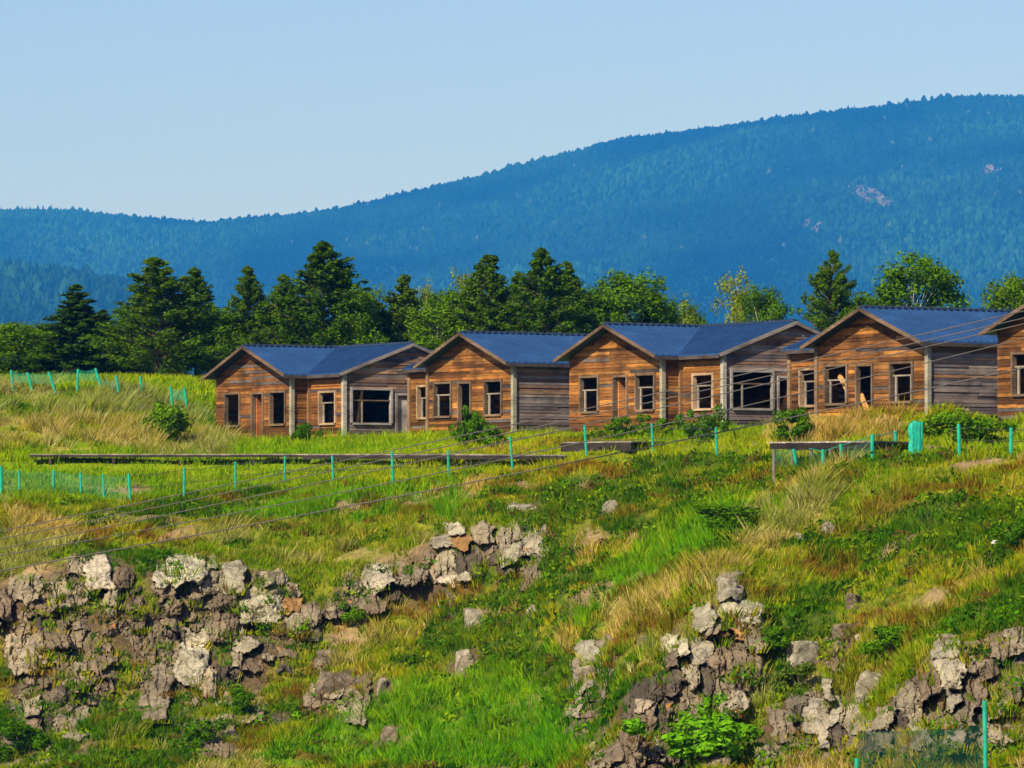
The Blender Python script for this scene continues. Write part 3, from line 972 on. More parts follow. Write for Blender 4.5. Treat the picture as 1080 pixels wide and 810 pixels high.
def cabin(kind, px, D, zf, label, specs):
    p = at(px, 450, D); root = empty('wooden_cabin', (p.x, D, zf), CANG)
    tag(root, label, 'cabin', 'abandoned wooden cabins in a row')
    gable = lambda s: roof_h(abs(s - HALF)) - 0.06
    eh = roof_h(HALF) - 0.06
    boxes = [(0, DEP, 0, W)]
    if kind == 1:
        ops = [(0.5, 1.75, .72, 2.05), (2.4, 3.3, -.4, 2.02), (4.4, 5.65, .72, 2.05)]      # s measured from the near right corner
        ops = [(s0, s1, a, b) for s0, s1, a, b in [(0.5, 1.75, .72, 2.05), (2.4, 3.3, -.4, 2.02), (4.4, 5.65, .72, 2.05)]]
    else:
        ops = [(0.85, 2.1, .72, 2.05), (3.2, 4.1, -.4, 2.02), (4.7, 6.0, .72, 2.05)]
    A = ((0, 0, 0), (0, 1, 0), (-1, 0, 0))
    wall(root, 'wall', *A, W, gable, ops, 'a')
    for i, (s0, s1, a, b) in enumerate(ops):
        if i == 1:
            f = window(root, *A, s0, s1, a, b, 'door', FR, 'door_frame')
            if specs.get('door'):
                mb = MB(); mb.box((0.10, s1 - .05, -.2), (0.78, s1 - .11, 1.98), specs['door'])
                mb.build('door', M['board'], f)
        else:
            window(root, *A, s0, s1, a, b, 'sash' if specs.get('sash', True) else 'plain', FR)
    # long front wall (facing b) and the rest
    Bn = ((0, 0, 0), (1, 0, 0), (0, -1, 0))
    wall(root, 'wall', *Bn, L1 if kind == 1 else DEP, eh, [], 'a' if kind == 1 else 'b')
    wall(root, 'wall', (DEP, 0, 0), (0, 1, 0), (1, 0, 0), W, gable, [], 'a')
    trim(root, -0.02, -0.02, eh - .02, (.32, .30, .22))
    if kind == 1:
        wall(root, 'wall', (0, W, 0), (1, 0, 0), (0, 1, 0), DEP, eh, [], 'a')
        S = ((L1, -L2, 0), (0, 1, 0), (-1, 0, 0))
        sw = [(0.65, 1.95, .72, 2.0)]
        wall(root, 'wall', *S, L2, eh, sw, 'a'); window(root, *S, *sw[0], 'sash', (.40, .27, .16))
        G = ((L1, -L2, 0), (1, 0, 0), (0, -1, 0))
        gops = [(0.35, 2.25, .72, 2.1), (2.52, 3.36, -.4, 1.9)]
        wall(root, 'wall', *G, W, gable, gops, 'b')
        window(root, *G, *gops[0], 'wide', (.30, .27, .25)); df = window(root, *G, *gops[1], 'door', (.27, .24, .22), 'door_frame')
        if specs.get('pale_door'):
            mb = MB()
            for k in range(6):
                mb.box((L1 + 2.535 + k * .136, -L2 + .02, .3), (L1 + 2.535 + k * .136 + .13, -L2 + .06, 1.72), tuple(np.array((.50, .45, .40)) * random.uniform(.85, 1.1)))
            mb.box((L1 + 2.535, -L2 + .02, -.3), (L1 + 3.345, -L2 + .05, .28), (.40, .33, .27)); mb.box((L1 + 2.535, -L2 + .02, 1.725), (L1 + 3.345, -L2 + .07, 1.79), (.36, .22, .14))
            mb.box((L1 + 2.535, -L2 + .02, 1.80), (L1 + 3.345, -L2 + .05, 1.89), (.2, .16, .14))
            mb.build('door', M['board'], df)
        wall(root, 'wall', (DEP, -L2, 0), (0, 1, 0), (1, 0, 0), L2, eh, [], 'b')
        trim(root, L1 - .02, -L2 - .02, eh - .02, (.36, .33, .27))
        trim(root, L1 - .09, -.09, eh - .02, (.22, .12, .05), 0.12)
        e = DEP + OA
        rx = L1 + HALF
        roof_plane(root, [(-OA, HALF), (-OA, -OE), (L1 - OE, -OE), (rx, HALF)], 0, HALF)
        roof_plane(root, [(rx, HALF), (DEP + OE, -OE), (e, -OE), (e, HALF)], 0, HALF)
        roof_plane(root, [(-OA, HALF), (e, HALF), (e, W + OE), (-OA, W + OE)], 0, HALF)
        roof_plane(root, [(rx, HALF), (L1 - OE, -OE), (L1 - OE, -L2 - OB), (rx, -L2 - OB)], 1, rx)
        roof_plane(root, [(rx, HALF), (rx, -L2 - OB), (DEP + OE, -L2 - OB), (DEP + OE, -OE)], 1, rx)
        cp = MB()
        zr = EAVE + RISE + .03
        cp.beam((-OA, HALF, zr), (e, HALF, zr), 0.2, 0.05); cp.beam((rx, HALF - .12, zr), (rx, -L2 - OB, zr), 0.2, 0.05)
        k = -OA + .15
        while k < e: cp.box((k, HALF - .1, zr + .026), (k + .12, HALF + .1, zr + .06)); k += .29
        k = -L2 - OB + .1
        while k < HALF - .3: cp.box((rx - .1, k, zr + .026), (rx + .1, k + .12, zr + .06)); k += .29
        cp.build('ridge_cap', M['cap'], root)
        zt, ze = EAVE + RISE, EAVE
        fascia(root, [((-OA - .026, HALF, zt), (-OA - .026, -OE, ze)), ((-OA - .026, HALF, zt), (-OA - .026, W + OE, ze))], (.14, .09, .06))
        fascia(root, [((rx, -L2 - OB - .026, zt), (L1 - OE, -L2 - OB - .026, ze)), ((rx, -L2 - OB - .026, zt), (DEP + OE, -L2 - OB - .026, ze))], (.25, .21, .18))
        fascia(root, [((-OA, -OE - .026, ze - .05), (L1 - OE, -OE - .026, ze - .05)), ((L1 - OE - .026, -OE - .05, ze - .05), (L1 - OE - .026, -L2 - OB, ze - .05))], (.07, .055, .05), 'eave_board')
        mb = MB().box((0.05, 0.05, -.12), (DEP - .05, W - .05, -.04), (.14, .10, .07)).box((L1 + .05, -L2 + .05, -.12), (DEP - .05, .04, -.04), (.14, .10, .07))
        mb.build('floor', M['board'], root)
        wall(root, 'added_partition', (3.2, 0, 0), (0, 1, 0), (-1, 0, 0), W, lambda s: roof_h(abs(s - HALF)) - .12, [(2.4, 3.4, -.3, 2.0)], 'a', -0.03)  # added partition, put in to keep the interior dark behind the openings
        boxes.append((L1, DEP, -L2, 0))
    else:
        wall(root, 'wall', (0, W, 0), (1, 0, 0), (0, 1, 0), L1, eh, [], 'a')
        S = ((L1, W, 0), (0, 1, 0), (-1, 0, 0)); sw = [(0.9, 2.2, .72, 2.0)]
        wall(root, 'wall', *S, L2, eh, sw, 'a'); window(root, *S, *sw[0], 'sash', (.40, .27, .16))
        wall(root, 'wall', (L1, W + L2, 0), (1, 0, 0), (0, 1, 0), W, gable, [], 'b')
        wall(root, 'wall', (DEP, W, 0), (0, 1, 0), (1, 0, 0), L2, eh, [], 'b')
        trim(root, -.02, W + .02, eh - .02, (.22, .14, .08)); trim(root, L1 - .02, W + L2 + .02, eh - .02, (.22, .14, .08))
        e = DEP + OA; rx = L1 + HALF
        roof_plane(root, [(-OA, HALF), (-OA, -OE), (e, -OE), (e, HALF)], 0, HALF)
        roof_plane(root, [(-OA, HALF), (rx, HALF), (L1 - OE, W + OE), (-OA, W + OE)], 0, HALF)
        roof_plane(root, [(rx, HALF), (e, HALF), (e, W + OE), (DEP + OE, W + OE)], 0, HALF)
        roof_plane(root, [(rx, HALF), (rx, W + L2 + OB), (L1 - OE, W + L2 + OB), (L1 - OE, W + OE)], 1, rx)
        roof_plane(root, [(rx, HALF), (DEP + OE, W + OE), (DEP + OE, W + L2 + OB), (rx, W + L2 + OB)], 1, rx)
        cp = MB(); zr = EAVE + RISE + .03
        cp.beam((-OA, HALF, zr), (e, HALF, zr), 0.2, 0.05); cp.beam((rx, HALF + .12, zr), (rx, W + L2 + OB, zr), 0.2, 0.05)
        k = -OA + .15
        while k < e: cp.box((k, HALF - .1, zr + .026), (k + .12, HALF + .1, zr + .06)); k += .29
        cp.build('ridge_cap', M['cap'], root)
        zt, ze = EAVE + RISE, EAVE
        fascia(root, [((-OA - .026, HALF, zt), (-OA - .026, -OE, ze)), ((-OA - .026, HALF, zt), (-OA - .026, W + OE, ze))], (.15, .10, .065))
        fascia(root, [((-OA, -OE - .026, ze - .05), (e, -OE - .026, ze - .05)), ((L1 - OE - .026, W + OE + .05, ze - .05), (L1 - OE - .026, W + L2 + OB, ze - .05))], (.07, .055, .05), 'eave_board')
        mb = MB().box((0.05, 0.05, -.12), (DEP - .05, W - .05, -.04), (.14, .10, .07)).box((L1 + .05, W - .04, -.12), (DEP - .05, W + L2 - .05, -.04), (.14, .10, .07))
        mb.build('floor', M['board'], root)
        wall(root, 'added_partition', (3.2, 0, 0), (0, 1, 0), (-1, 0, 0), W, lambda s: roof_h(abs(s - HALF)) - .12, [(2.4, 3.4, -.3, 2.0)], 'a', -0.03)  # same added partition, darkens the room seen through the windows
        boxes.append((L1, DEP, W, W + L2))
    for (which, a) in specs.get('braces', []):
        Fm = {'A': A, 'G': ((L1, -L2, 0), (1, 0, 0), (0, -1, 0))}[which]
        brace(root, *Fm, *a)
    CABKEEP.append((p.x, D, boxes))
    return root


PL = (.62, .30, .09); PW = (.55, .50, .42)
cabin(1, 308, 204, 3.18, 'brown wooden cabin with pale plank door beside its wide window, leftmost',
      {'sash': False, 'pale_door': True, 'door': (.45, .16, .05), 'braces': [('G', (0.75, 0.55, 1.05, 2.3, .25, (.40, .24, .12), .12))]})
cabin(2, 542, 195, 3.40, 'second cabin from the left, blank grey side wall and bush before its doorway',
      {'braces': [('A', (5.3, 1.5, 4.6, .55, .3, PW))]})
cabin(1, 699, 186.5, 3.40, 'middle cabin whose grey gable has a wide window and a dark doorway',
      {'door': (.60, .24, .07), 'braces': [('G', (2.6, -.1, 3.35, 1.5, .35, PL, .2)), ('A', (4.6, .6, 4.9, 1.0, .3, (.6, .16, .04)))]})
cabin(2, 979, 170, 3.34, 'fourth cabin from the left, with diagonal orange planks inside window and doorway',
      {'braces': [('A', (5.6, 1.75, 4.6, .6, .28, PL, .2)), ('A', (4.1, 1.0, 3.1, -.4, .12, PL, .22))]})
cabin(1, 1185, 157, 3.34, 'cabin cut off by the right edge with only its brown gable corner in view',
      {'braces': [('A', (4.7, .6, 4.4, 1.6, .3, PL, .18))]})

# ------------------------------------------------------------------ grass objects
def sample_class(n, y0, y1):
    x, y = scatter(n, y0, y1)
    z = H(x, y)
    k, u, v = classify(x, y, z)
    keep = ~in_cabin(x, y)
    b = y < 184
    r = np.zeros(len(x)); r[b] = rock_near(x[b], y[b], None, 0.6)
    keep &= ~((r > 0.6) & (RNG.random(len(x)) < 0.90))
    bare = fbm(x * 0.35 + 70, y * 0.35 + z * .4, 3) > 0.74
    keep &= ~(bare & b & (RNG.random(len(x)) < 0.75))
    return x[keep], y[keep], z[keep], k[keep]


xs, ys, zs, ks = [np.concatenate(a) for a in zip(sample_class(85000, 108, 184), sample_class(26000, 184, 216), sample_class(9000, 216, 262))]
LP = np.concatenate(LEDGE) - np.array([0, 0, .08])
xs = np.concatenate([xs, LP[:, 0]]); ys = np.concatenate([ys, LP[:, 1]]); zs = np.concatenate([zs, LP[:, 2]])
ks = np.concatenate([ks, RNG.choice([1, 1, 5, 4], len(LP))])
P = np.stack([xs, ys, zs], 1); n = len(P)
col = class_color(ks, n)
# slow drift of colour over the hillside
dr = fbm(xs * 0.12 + 9, ys * 0.12 + zs * 0.2, 3)[:, None]
col = col * (1 + (dr - 0.5) * np.array([[1.1, 0.3, 0.6]]))
hgt = np.select([ks == 0, ks == 1, ks == 2, ks == 3, ks == 4, ks == 5, ks == 6], [.15, .20, .40, .30, .19, .24, .20]) * RNG.uniform(0.7, 1.35, n)
hgt *= 0.45 + 1.25 * np.clip((fbm(xs * 1.1 + 7, ys * 1.1 + zs, 3) - .3) * 2.2, 0, 1)
mound = (ks == 2) & (ys > 186); hgt[mound] *= 1.05
nearcab = (ks == 0) & (ys > 150) & (RNG.random(n) < 0.22); hgt[nearcab] *= RNG.uniform(1.2, 2.2, nearcab.sum())
wid = np.select([ks == 2, ks == 0, ks == 6], [.028, .034, .05], .034)
spr = np.select([ks == 2, ks == 0, ks == 6], [.22, .32, .5], .26)
lean = np.stack([0.2 + 0.25 * RNG.normal(0, 1, n), -0.1 + 0.25 * RNG.normal(0, 1, n), np.zeros(n)], 1) * np.where(ks == 2, 1.2, 0.6)[:, None]
isd = ks == 2
tufts('meadow_grass', P[(ks == 0) | (ks == 6)], hgt[(ks == 0) | (ks == 6)], wid[(ks == 0) | (ks == 6)], col[(ks == 0) | (ks == 6)], 9, spr[(ks == 0) | (ks == 6)], lean[(ks == 0) | (ks == 6)], 'short yellow green meadow grass around the cabins and fence')
tufts('dry_grass', P[isd], hgt[isd], wid[isd], col[isd], 17, spr[isd], lean[isd], 'tall straw coloured dry grass on the mound and spur crest')
m3 = ks == 3
tufts('lush_grass', P[m3], hgt[m3], wid[m3], col[m3], 14, spr[m3], lean[m3], 'bright green lush grass in the gully and lower slope')
mb_ = (ks == 1) | (ks == 5) | (ks == 4)
tufts('bank_grass', P[mb_], hgt[mb_], wid[mb_], col[mb_], 13, spr[mb_], lean[mb_], 'rough olive green grass covering the rocky bank')

# low leafy weeds
x, y, z, k = sample_class(13000, 108, 186)
cl = fbm(x * 0.9 + 3, y * 0.9 + z, 3)
sel = ((k == 4) & (RNG.random(len(x)) < 0.75)) | ((k == 1) & (cl > 0.6)) | ((k == 5) & (RNG.random(len(x)) < 0.1)) | ((k == 3) & (RNG.random(len(x)) < 0.14))
lw = LP[RNG.random(len(LP)) < .16]
x, y, z = [np.concatenate([a[sel], lw[:, i]]) for i, a in enumerate((x, y, z))]; n = len(x); kk = 34
R = RNG.uniform(0.18, 0.5, n)
cc = C_WEED[RNG.integers(0, 4, n)] * RNG.uniform(0.75, 1.4, (n, 1))
brown = RNG.random(n) < 0.10; cc[brown] = np.array([.10, .06, .018])
d = RNG.normal(0, 1, (n * kk, 3)); d /= np.linalg.norm(d, axis=1, keepdims=True); d[:, 2] = np.abs(d[:, 2])
rr = np.repeat(R, kk) * RNG.uniform(0.5, 1.05, n * kk)
Pp = np.repeat(np.stack([x, y, z - 0.05], 1), kk, 0) + d * rr[:, None] * np.array([1, 1, 0.95])
Vv, Ff, Cc = leaves(Pp, RNG.uniform(0.05, 0.105, n * kk), np.repeat(cc, kk, 0) * RNG.uniform(.75, 1.3, (n * kk, 1)), face=d)
tag(link('weeds', np_mesh('weeds', Vv, Ff, Cc), M['grass']), 'leafy dark green weeds clumped over the rocky bank', 'weeds', kind='stuff')


# ------------------------------------------------------------------ shrubs
def shrub_mesh(seed, c0, n=2600, lumps=16, leaf=0.045, tall=1.0):
    r = np.random.default_rng(seed)
    P = []; D = []
    for _ in range(lumps):
        c = np.array([r.normal(0, .25), r.normal(0, .25), r.uniform(.15, .80) * tall]); R = r.uniform(.10, .25)
        d = r.normal(0, 1, (n // lumps, 3)); d /= np.linalg.norm(d, axis=1, keepdims=True)
        P.append(c + d * R * r.uniform(.55, 1.05, (len(d), 1))); D.append(d)
    P = np.concatenate(P); D = np.concatenate(D); P[:, 2] = np.maximum(P[:, 2], 0.0)
    col = np.array(c0) * r.uniform(.7, 1.4, (len(P), 1))
    V, Fc, C = leaves(P, r.uniform(leaf * .7, leaf * 1.3, len(P)), col, face=D)
    return np_mesh('shrub_leaves', V, Fc, C)


def shrub(px, pyb, w, h, label, mesh, name='shrub', grp=None, near=104.0):
    p = hit(px, pyb, near); D = p.y
    root = empty(name, p - Vector((0, 0, .06)), random.uniform(0, 6.28))
    tag(root, label, 'bush' if name != 'sapling' else 'young tree', grp)
    o = link('foliage', mesh, M['shrub'], root); s = w / F * D
    o.scale = (s, s, h / F * D)
    st = MB()
    for k in range(5):
        a = random.uniform(0, 6.28); st.tube([(0, 0, -.05), (math.cos(a) * .12 * s, math.sin(a) * .12 * s, .3 * h / F * D), (math.cos(a) * .25 * s, math.sin(a) * .25 * s, .65 * h / F * D)], [.025, .018, .008], 5)
    st.build('stem', M['bark'], root)
    return root


DKG = (.06, .15, .003); MDG = (.09, .20, .004); BRG = (.105, .28, .006)
shrub(323, 466, 26, 24, 'small round green bush at the corner of the leftmost cabin', shrub_mesh(1, DKG))
shrub(491, 472, 30, 46, 'tall dark green bush in front of the second cabin doorway', shrub_mesh(2, DKG, tall=1.1))
shrub(522, 470, 40, 26, 'low spreading bush under the right window of the second cabin', shrub_mesh(3, MDG))
shrub(655, 462, 34, 26, 'low green bush below the open doorway of the middle cabin', shrub_mesh(4, MDG))
shrub(690, 460, 30, 26, 'leafy bush by the pale corner board of the middle cabin', shrub_mesh(5, MDG))
shrub(743, 467, 36, 44, 'rounded green bush before the side window of the middle cabin', shrub_mesh(6, (.055, .14, .012)))
shrub(838, 466, 38, 40, 'dense round dark bush just behind the wooden deck', shrub_mesh(7, DKG))
shrub(1000, 462, 60, 34, 'wide low bush against the grey side wall of the fourth cabin', shrub_mesh(8, MDG))
shrub(1035, 470, 56, 40, 'leafy green bush right of the fourth cabin near the fence end', shrub_mesh(9, DKG))
shrub(175, 468, 56, 52, 'green bush among straw grass on the mound left of the leftmost cabin', shrub_mesh(11, (.10, .20, .006)))
shrub(1048, 605, 26, 36, 'dark green bush with a white flower head on the right spur', shrub_mesh(12, DKG))
shrub(757, 812, 100, 62, 'bright green sapling with fresh leaves at the bottom of the crag', shrub_mesh(13, BRG, 2600, 14, .05), 'sapling')
shrub(752, 765, 42, 44, 'thin bright green leafy shoot above the sapling by the crag', shrub_mesh(14, BRG, 500, 5, .06), 'sapling')
shrub(845, 735, 50, 40, 'olive green bush below the smooth tan boulder', shrub_mesh(15, (.075, .125, .012)))
shrub(815, 690, 44, 40, 'dark green bush right of the tall crag', shrub_mesh(16, DKG))
shrub(770, 560, 60, 30, 'dark bush patch below the deck on the left of the spur crest', shrub_mesh(17, DKG))
shrub(1070, 580, 40, 40, 'dark green bush at the right edge high on the spur', shrub_mesh(18, DKG))
shrub(940, 690, 50, 36, 'mid green bush above the lower right cliff blocks', shrub_mesh(19, MDG))
shrub(380, 660, 30, 24, 'small green bush below the mid slope ledge', shrub_mesh(20, MDG))
shrub(30, 800, 60, 44, 'deep green bush in the bottom left corner', shrub_mesh(21, DKG))
shrub(205, 795, 50, 40, 'deep green bush at the foot of the left cliff', shrub_mesh(22, DKG))
shrub(250, 760, 40, 36, 'dark bush beneath the hollow of the left cliff', shrub_mesh(23, DKG))
fl = MB()
pf = hit(1048, 605)
for k in range(14):
    a = random.uniform(0, 6.28); r = random.uniform(0, .13)
    c = pf + Vector((math.cos(a) * r, math.sin(a) * r - .1, .82 + random.uniform(-.04, .05))); fl.box(c - Vector((.03, .03, .015)), c + Vector((.03, .03, .015)), (.8, .8, .74))
flo = fl.build('flower_head', M['grass']); flo.parent = [o for o in bpy.data.objects if o.get('label', '').startswith('dark green bush with a white flower')][0]
flo.matrix_parent_inverse = (Matrix.Translation(flo.parent.location) @ flo.parent.rotation_euler.to_matrix().to_4x4()).inverted()


# ------------------------------------------------------------------ trees
def tree_meshes(kind, seed):
    r = np.random.default_rng(seed)
    random.seed(seed)
    tr = MB(); P = []; D = []; S = []; Cc = []
    if kind in ('pine', 'spruce'):
        lean = r.normal(0, .015, 2)
        ax = lambda t: Vector((lean[0] * t + 0.02 * math.sin(t * 5 + seed), lean[1] * t, t))
        tr.tube([ax(t) for t in np.linspace(-0.03, 0.98, 9)], list(np.linspace(.017, .003, 9)), 7)
        lo = 0.10 if kind == 'pine' else 0.05
        for t in np.linspace(lo, 0.985, 30 if kind == 'pine' else 26):
            u = (t - lo) / (1 - lo)
            if kind == 'pine': R = 0.34 * (min(1, u / .18 + .6)) * (1 - u) ** .92 * r.uniform(.72, 1.18) + .012
            else: R = 0.24 * (1 - u) ** 0.85 * r.uniform(.8, 1.12) + .012
            nb = 7 if u < .8 else 4
            a0 = r.uniform(0, 6.28)
            for b in range(nb):
                if kind == 'pine' and r.random() < .16: continue
                a = a0 + b * 6.283 / nb + r.normal(0, .25); L = R * r.uniform(.62, 1.22); jt = r.uniform(-.016, .016)
                up = (0.30 if kind == 'pine' else -.12) + .55 * u + r.normal(0, .1)
                p0 = ax(t); dv = Vector((math.cos(a), math.sin(a), up))
                if u < .85: tr.tube([p0, p0 + dv * L * .55, p0 + dv * L * .95 + Vector((0, 0, .01))], [.005, .0032, .0012], 4, cap=False)
                for q in np.arange(.25 if kind == 'spruce' else .38, 1.04, .17):
                    c = np.array(p0 + dv * L * q) + np.array([0, 0, jt]); cr = (.036 if kind == 'pine' else .028) * (1.15 - .7 * u)
                    m = 34
                    dd = r.normal(0, 1, (m, 3)); dd /= np.linalg.norm(dd, axis=1, keepdims=True)
                    P.append(c + dd * cr * r.uniform(.3, 1.15, (m, 1)) * np.array([1, 1, .85])); D.append(dd * .8 + np.array([0, 0, .4]))
                    S.append(r.uniform(.007, .0135, m))
                    base = np.array((.060, .118, .004) if kind == 'pine' else (.038, .082, .005))
                    Cc.append(base * r.uniform(.7, 1.35) * r.uniform(.8, 1.25, (m, 1)))
    else:
        sp = {'birch': (.27, .10, 46), 'round': (.36, .06, 60), 'sparse': (.22, .25, 26)}[kind]
        wob = r.normal(0, .03, (9, 2)).cumsum(0) * .5
        ts = np.linspace(-.03, .9, 9)
        pts = [Vector((wob[i][0] * (i > 0), wob[i][1] * (i > 0), t)) for i, t in enumerate(ts)]
        tr.tube(pts, list(np.linspace(.016, .003, 9)), 7)
        for k in range(sp[2]):
            t = sp[1] + (0.97 - sp[1]) * (k + r.random()) / sp[2]
            u = (t - sp[1]) / (1 - sp[1])
            prof = math.sin(math.pi * min(1, .18 + .80 * u)) ** .7 if kind != 'birch' else math.sin(math.pi * min(1, .22 + .74 * u)) ** .85
            a = k * 2.4 + r.normal(0, .5); rad = sp[0] * prof * r.uniform(.35, .95)
            i = min(8, max(0, int((t - .15) / .93 * 8))); p0 = pts[max(1, i - 1)]
            c = Vector((pts[i].x + math.cos(a) * rad, pts[i].y + math.sin(a) * rad, t))
            tr.tube([p0, (p0 + c) * .5 + Vector((0, 0, .0)), c], [.004, .0026, .001], 4, cap=False)
            for j in range(5 if kind != 'sparse' else 4):
                cc = np.array(c) + r.normal(0, .055, 3) * np.array([1, 1, .8]); cr = r.uniform(.045, .085)
                m = 72 if kind != 'sparse' else 44
                dd = r.normal(0, 1, (m, 3)); dd /= np.linalg.norm(dd, axis=1, keepdims=True)
                P.append(cc + dd * cr * r.uniform(.45, 1.1, (m, 1))); D.append(dd + np.array([0, 0, .3]))
                S.append(r.uniform(.009, .0165, m))
                base = np.array({'birch': (.080, .165, .003), 'round': (.060, .14, .003), 'sparse': (.15, .20, .012)}[kind])
                Cc.append(base * r.uniform(.7, 1.35) * r.uniform(.8, 1.25, (m, 1)))
    V, Fc, C = leaves(np.concatenate(P), np.concatenate(S), np.concatenate(Cc), face=np.concatenate(D))
    crown = np_mesh(kind + '_crown', V, Fc, C); crown.materials.append(M['leaf'])
    t = tr.build('trunk', M['bark'] if kind in ('pine', 'spruce') else M['birch'])
    tm = t.data; bpy.data.objects.remove(t)
    return tm, crown


TM = {'pine': [tree_meshes('pine', s) for s in (1, 2, 3, 4)], 'spruce': [tree_meshes('spruce', s) for s in (5, 6)],
      'birch': [tree_meshes('birch', s) for s in (7, 8, 9)], 'round': [tree_meshes('round', s) for s in (10, 11, 12)],
      'sparse': [tree_meshes('sparse', s) for s in (13, 14)]}
random.seed(21)
TN = {'pine': 'pine_tree', 'spruce': 'spruce_tree', 'birch': 'birch_tree', 'round': 'broadleaf_tree', 'sparse': 'birch_tree'}
TREES = [  # px, top y, width px, kind, D, label
    (14, 338, 62, 'birch', 248, 'light green tree at the left edge of the tree line'),
    (-28, 330, 70, 'round', 252, 'broad green tree partly cut off by the left edge'),
    (75, 299, 66, 'spruce', 250, 'pyramid shaped dark conifer, first tall conifer from the left'),
    (104, 326, 48, 'spruce', 254, 'shorter dark conifer touching the right side of the pyramid shaped one'),
    (166, 270, 84, 'pine', 252, 'tall dark pine rising highest in the left group with bare trunk below'),
    (206, 281, 52, 'pine', 256, 'narrower dark pine on the right shoulder of the tallest left pine'),
    (130, 345, 56, 'round', 246, 'low leafy tree at the foot of the tall left pine'),
    (228, 322, 60, 'birch', 247, 'bright green tree in front of the gap before the slim conifer'),
    (262, 279, 46, 'pine', 254, 'slim dark conifer standing alone above the leftmost cabin ridge'),
    (300, 303, 56, 'round', 249, 'rounded green tree left of the big pine behind the leftmost cabin'),
    (341, 253, 88, 'pine', 254, 'biggest dark pine behind the middle of the leftmost cabin roof'),
    (374, 298, 54, 'birch', 246, 'bright leafy tree at the right foot of the biggest pine'),
    (428, 289, 58, 'pine', 256, 'dark pine above the gap between first and second cabins'),
    (447, 290, 34, 'sparse', 258, 'thin open birch just right of the pine over the first cabin gap'),
    (416, 330, 54, 'birch', 244, 'low light green birch behind the right end of the leftmost roof'),
    (462, 318, 58, 'birch', 246, 'bushy birch behind the left slope of the second cabin'),
    (488, 281, 44, 'sparse', 256, 'thin birch with airy top above the second cabin gable'),
    (517, 267, 66, 'pine', 254, 'full dark pine above the second cabin roof'),
    (571, 260, 72, 'pine', 253, 'tallest dark pine of the central group between second and third cabins'),
    (602, 274, 56, 'pine', 257, 'lighter pine at the right shoulder of the tallest central pine'),
    (545, 305, 60, 'round', 246, 'leafy tree between the two central pines behind the second roof'),
    (622, 318, 56, 'birch', 245, 'low leafy birch above the left slope of the middle cabin'),
    (660, 281, 74, 'birch', 250, 'full birch with pale stems above the middle cabin ridge'),
    (693, 306, 46, 'birch', 252, 'smaller birch touching the full one above the middle ridge'),
    (717, 306, 42, 'sparse', 256, 'airy pale tree behind the right half of the middle cabin roof'),
    (736, 317, 44, 'round', 246, 'small rounded bright tree right of the airy pale tree'),
    (776, 280, 46, 'sparse', 250, 'half bare birch with a white trunk left of the last gap'),
    (808, 297, 58, 'round', 246, 'dense bright green tree touching the half bare white birch'),
    (878, 263, 58, 'pine', 244, 'dark upright pine beside the big round tree at the right'),
    (902, 305, 50, 'birch', 240, 'low light green tree between dark pine and big round tree'),
    (952, 260, 104, 'round', 242, 'biggest round bright green tree behind the fourth cabin roof'),
    (1066, 283, 58, 'birch', 240, 'pale green birch at the right edge between the last two roofs'),
    (40, 352, 54, 'round', 244, 'low leafy tree between the left edge tree and the pyramid conifer'),
    (185, 352, 54, 'birch', 244, 'low bright tree under the two tall left pines'),
    (275, 342, 48, 'birch', 244, 'low light tree behind the left end of the leftmost roof'),
    (325, 330, 56, 'round', 245, 'low round tree in front of the biggest pine'),
    (395, 345, 40, 'round', 243, 'low dark tree above the right slope of the leftmost roof'),
    (505, 322, 60, 'birch', 244, 'low bright birch right above the second cabin apex'),
    (585, 325, 54, 'birch', 244, 'low bright birch right above the second cabin ridge end'),
    (640, 320, 48, 'round', 244, 'low green tree just above the middle cabin apex'),
    (840, 345, 34, 'birch', 246, 'little green tree peeking over the right gable of the middle cabin'),
    (470, 300, 60, 'birch', 249, 'mid height birch filling the gap left of the second cabin apex'),
    (542, 285, 58, 'pine', 259, 'pine set back between the two full pines over the second roof'),
    (632, 298, 60, 'round', 251, 'mid height leafy tree left of the full pale stemmed birch'),
    (300, 288, 50, 'pine', 258, 'pine half hidden behind the rounded tree beside the biggest pine'),
    (50, 338, 60, 'birch', 256, 'mid height tree filling the gap left of the pyramid conifer'),
    (140, 318, 60, 'round', 258, 'leafy tree set back left of the tallest left pine'),
    (400, 318, 50, 'pine', 256, 'small pine right of the bright tree at the biggest pine foot'),
    (690, 322, 60, 'round', 247, 'low leafy tree above the middle cabin ridge right of the birches'),
    (1120, 290, 70, 'round', 240, 'green tree beyond the right edge behind the last cabin'),
    (-75, 300, 80, 'pine', 255, 'dark pine beyond the left edge of the picture'),
]
for px, ty, w, kind, D, label in TREES:
    if kind == 'round' and D < 250 and px < 760: D += 13
    elif label.startswith('low') and px < 760: D += 11
    elif kind == 'pine': D -= 7; w *= 1.08
    x = (px - 540) / F * D
    zb = float(H(x, D)); ht = at(px, ty, D).z - zb
    tm, cm = random.choice(TM[kind])
    root = empty(TN[kind], (x, D, zb), random.uniform(0, 6.28)); tag(root, label, 'tree', 'trees behind the cabins')
    cv = np.empty(len(cm.vertices) * 3, np.float32); cm.vertices.foreach_get('co', cv); cv = cv.reshape(-1, 3)
    top = cv[:, 2].max(); wid0 = np.percentile(np.abs(cv[:, :2]), 97) * (1.75 if kind in ('pine', 'spruce') else 1.78)
    s = ht / top; sw = (w * D / F) / wid0
    for nm, me in (('trunk', tm), ('crown', cm)):
        o = link(nm, me, None, root); o.scale = (sw, sw, s) if nm == 'crown' else (s, s, s)

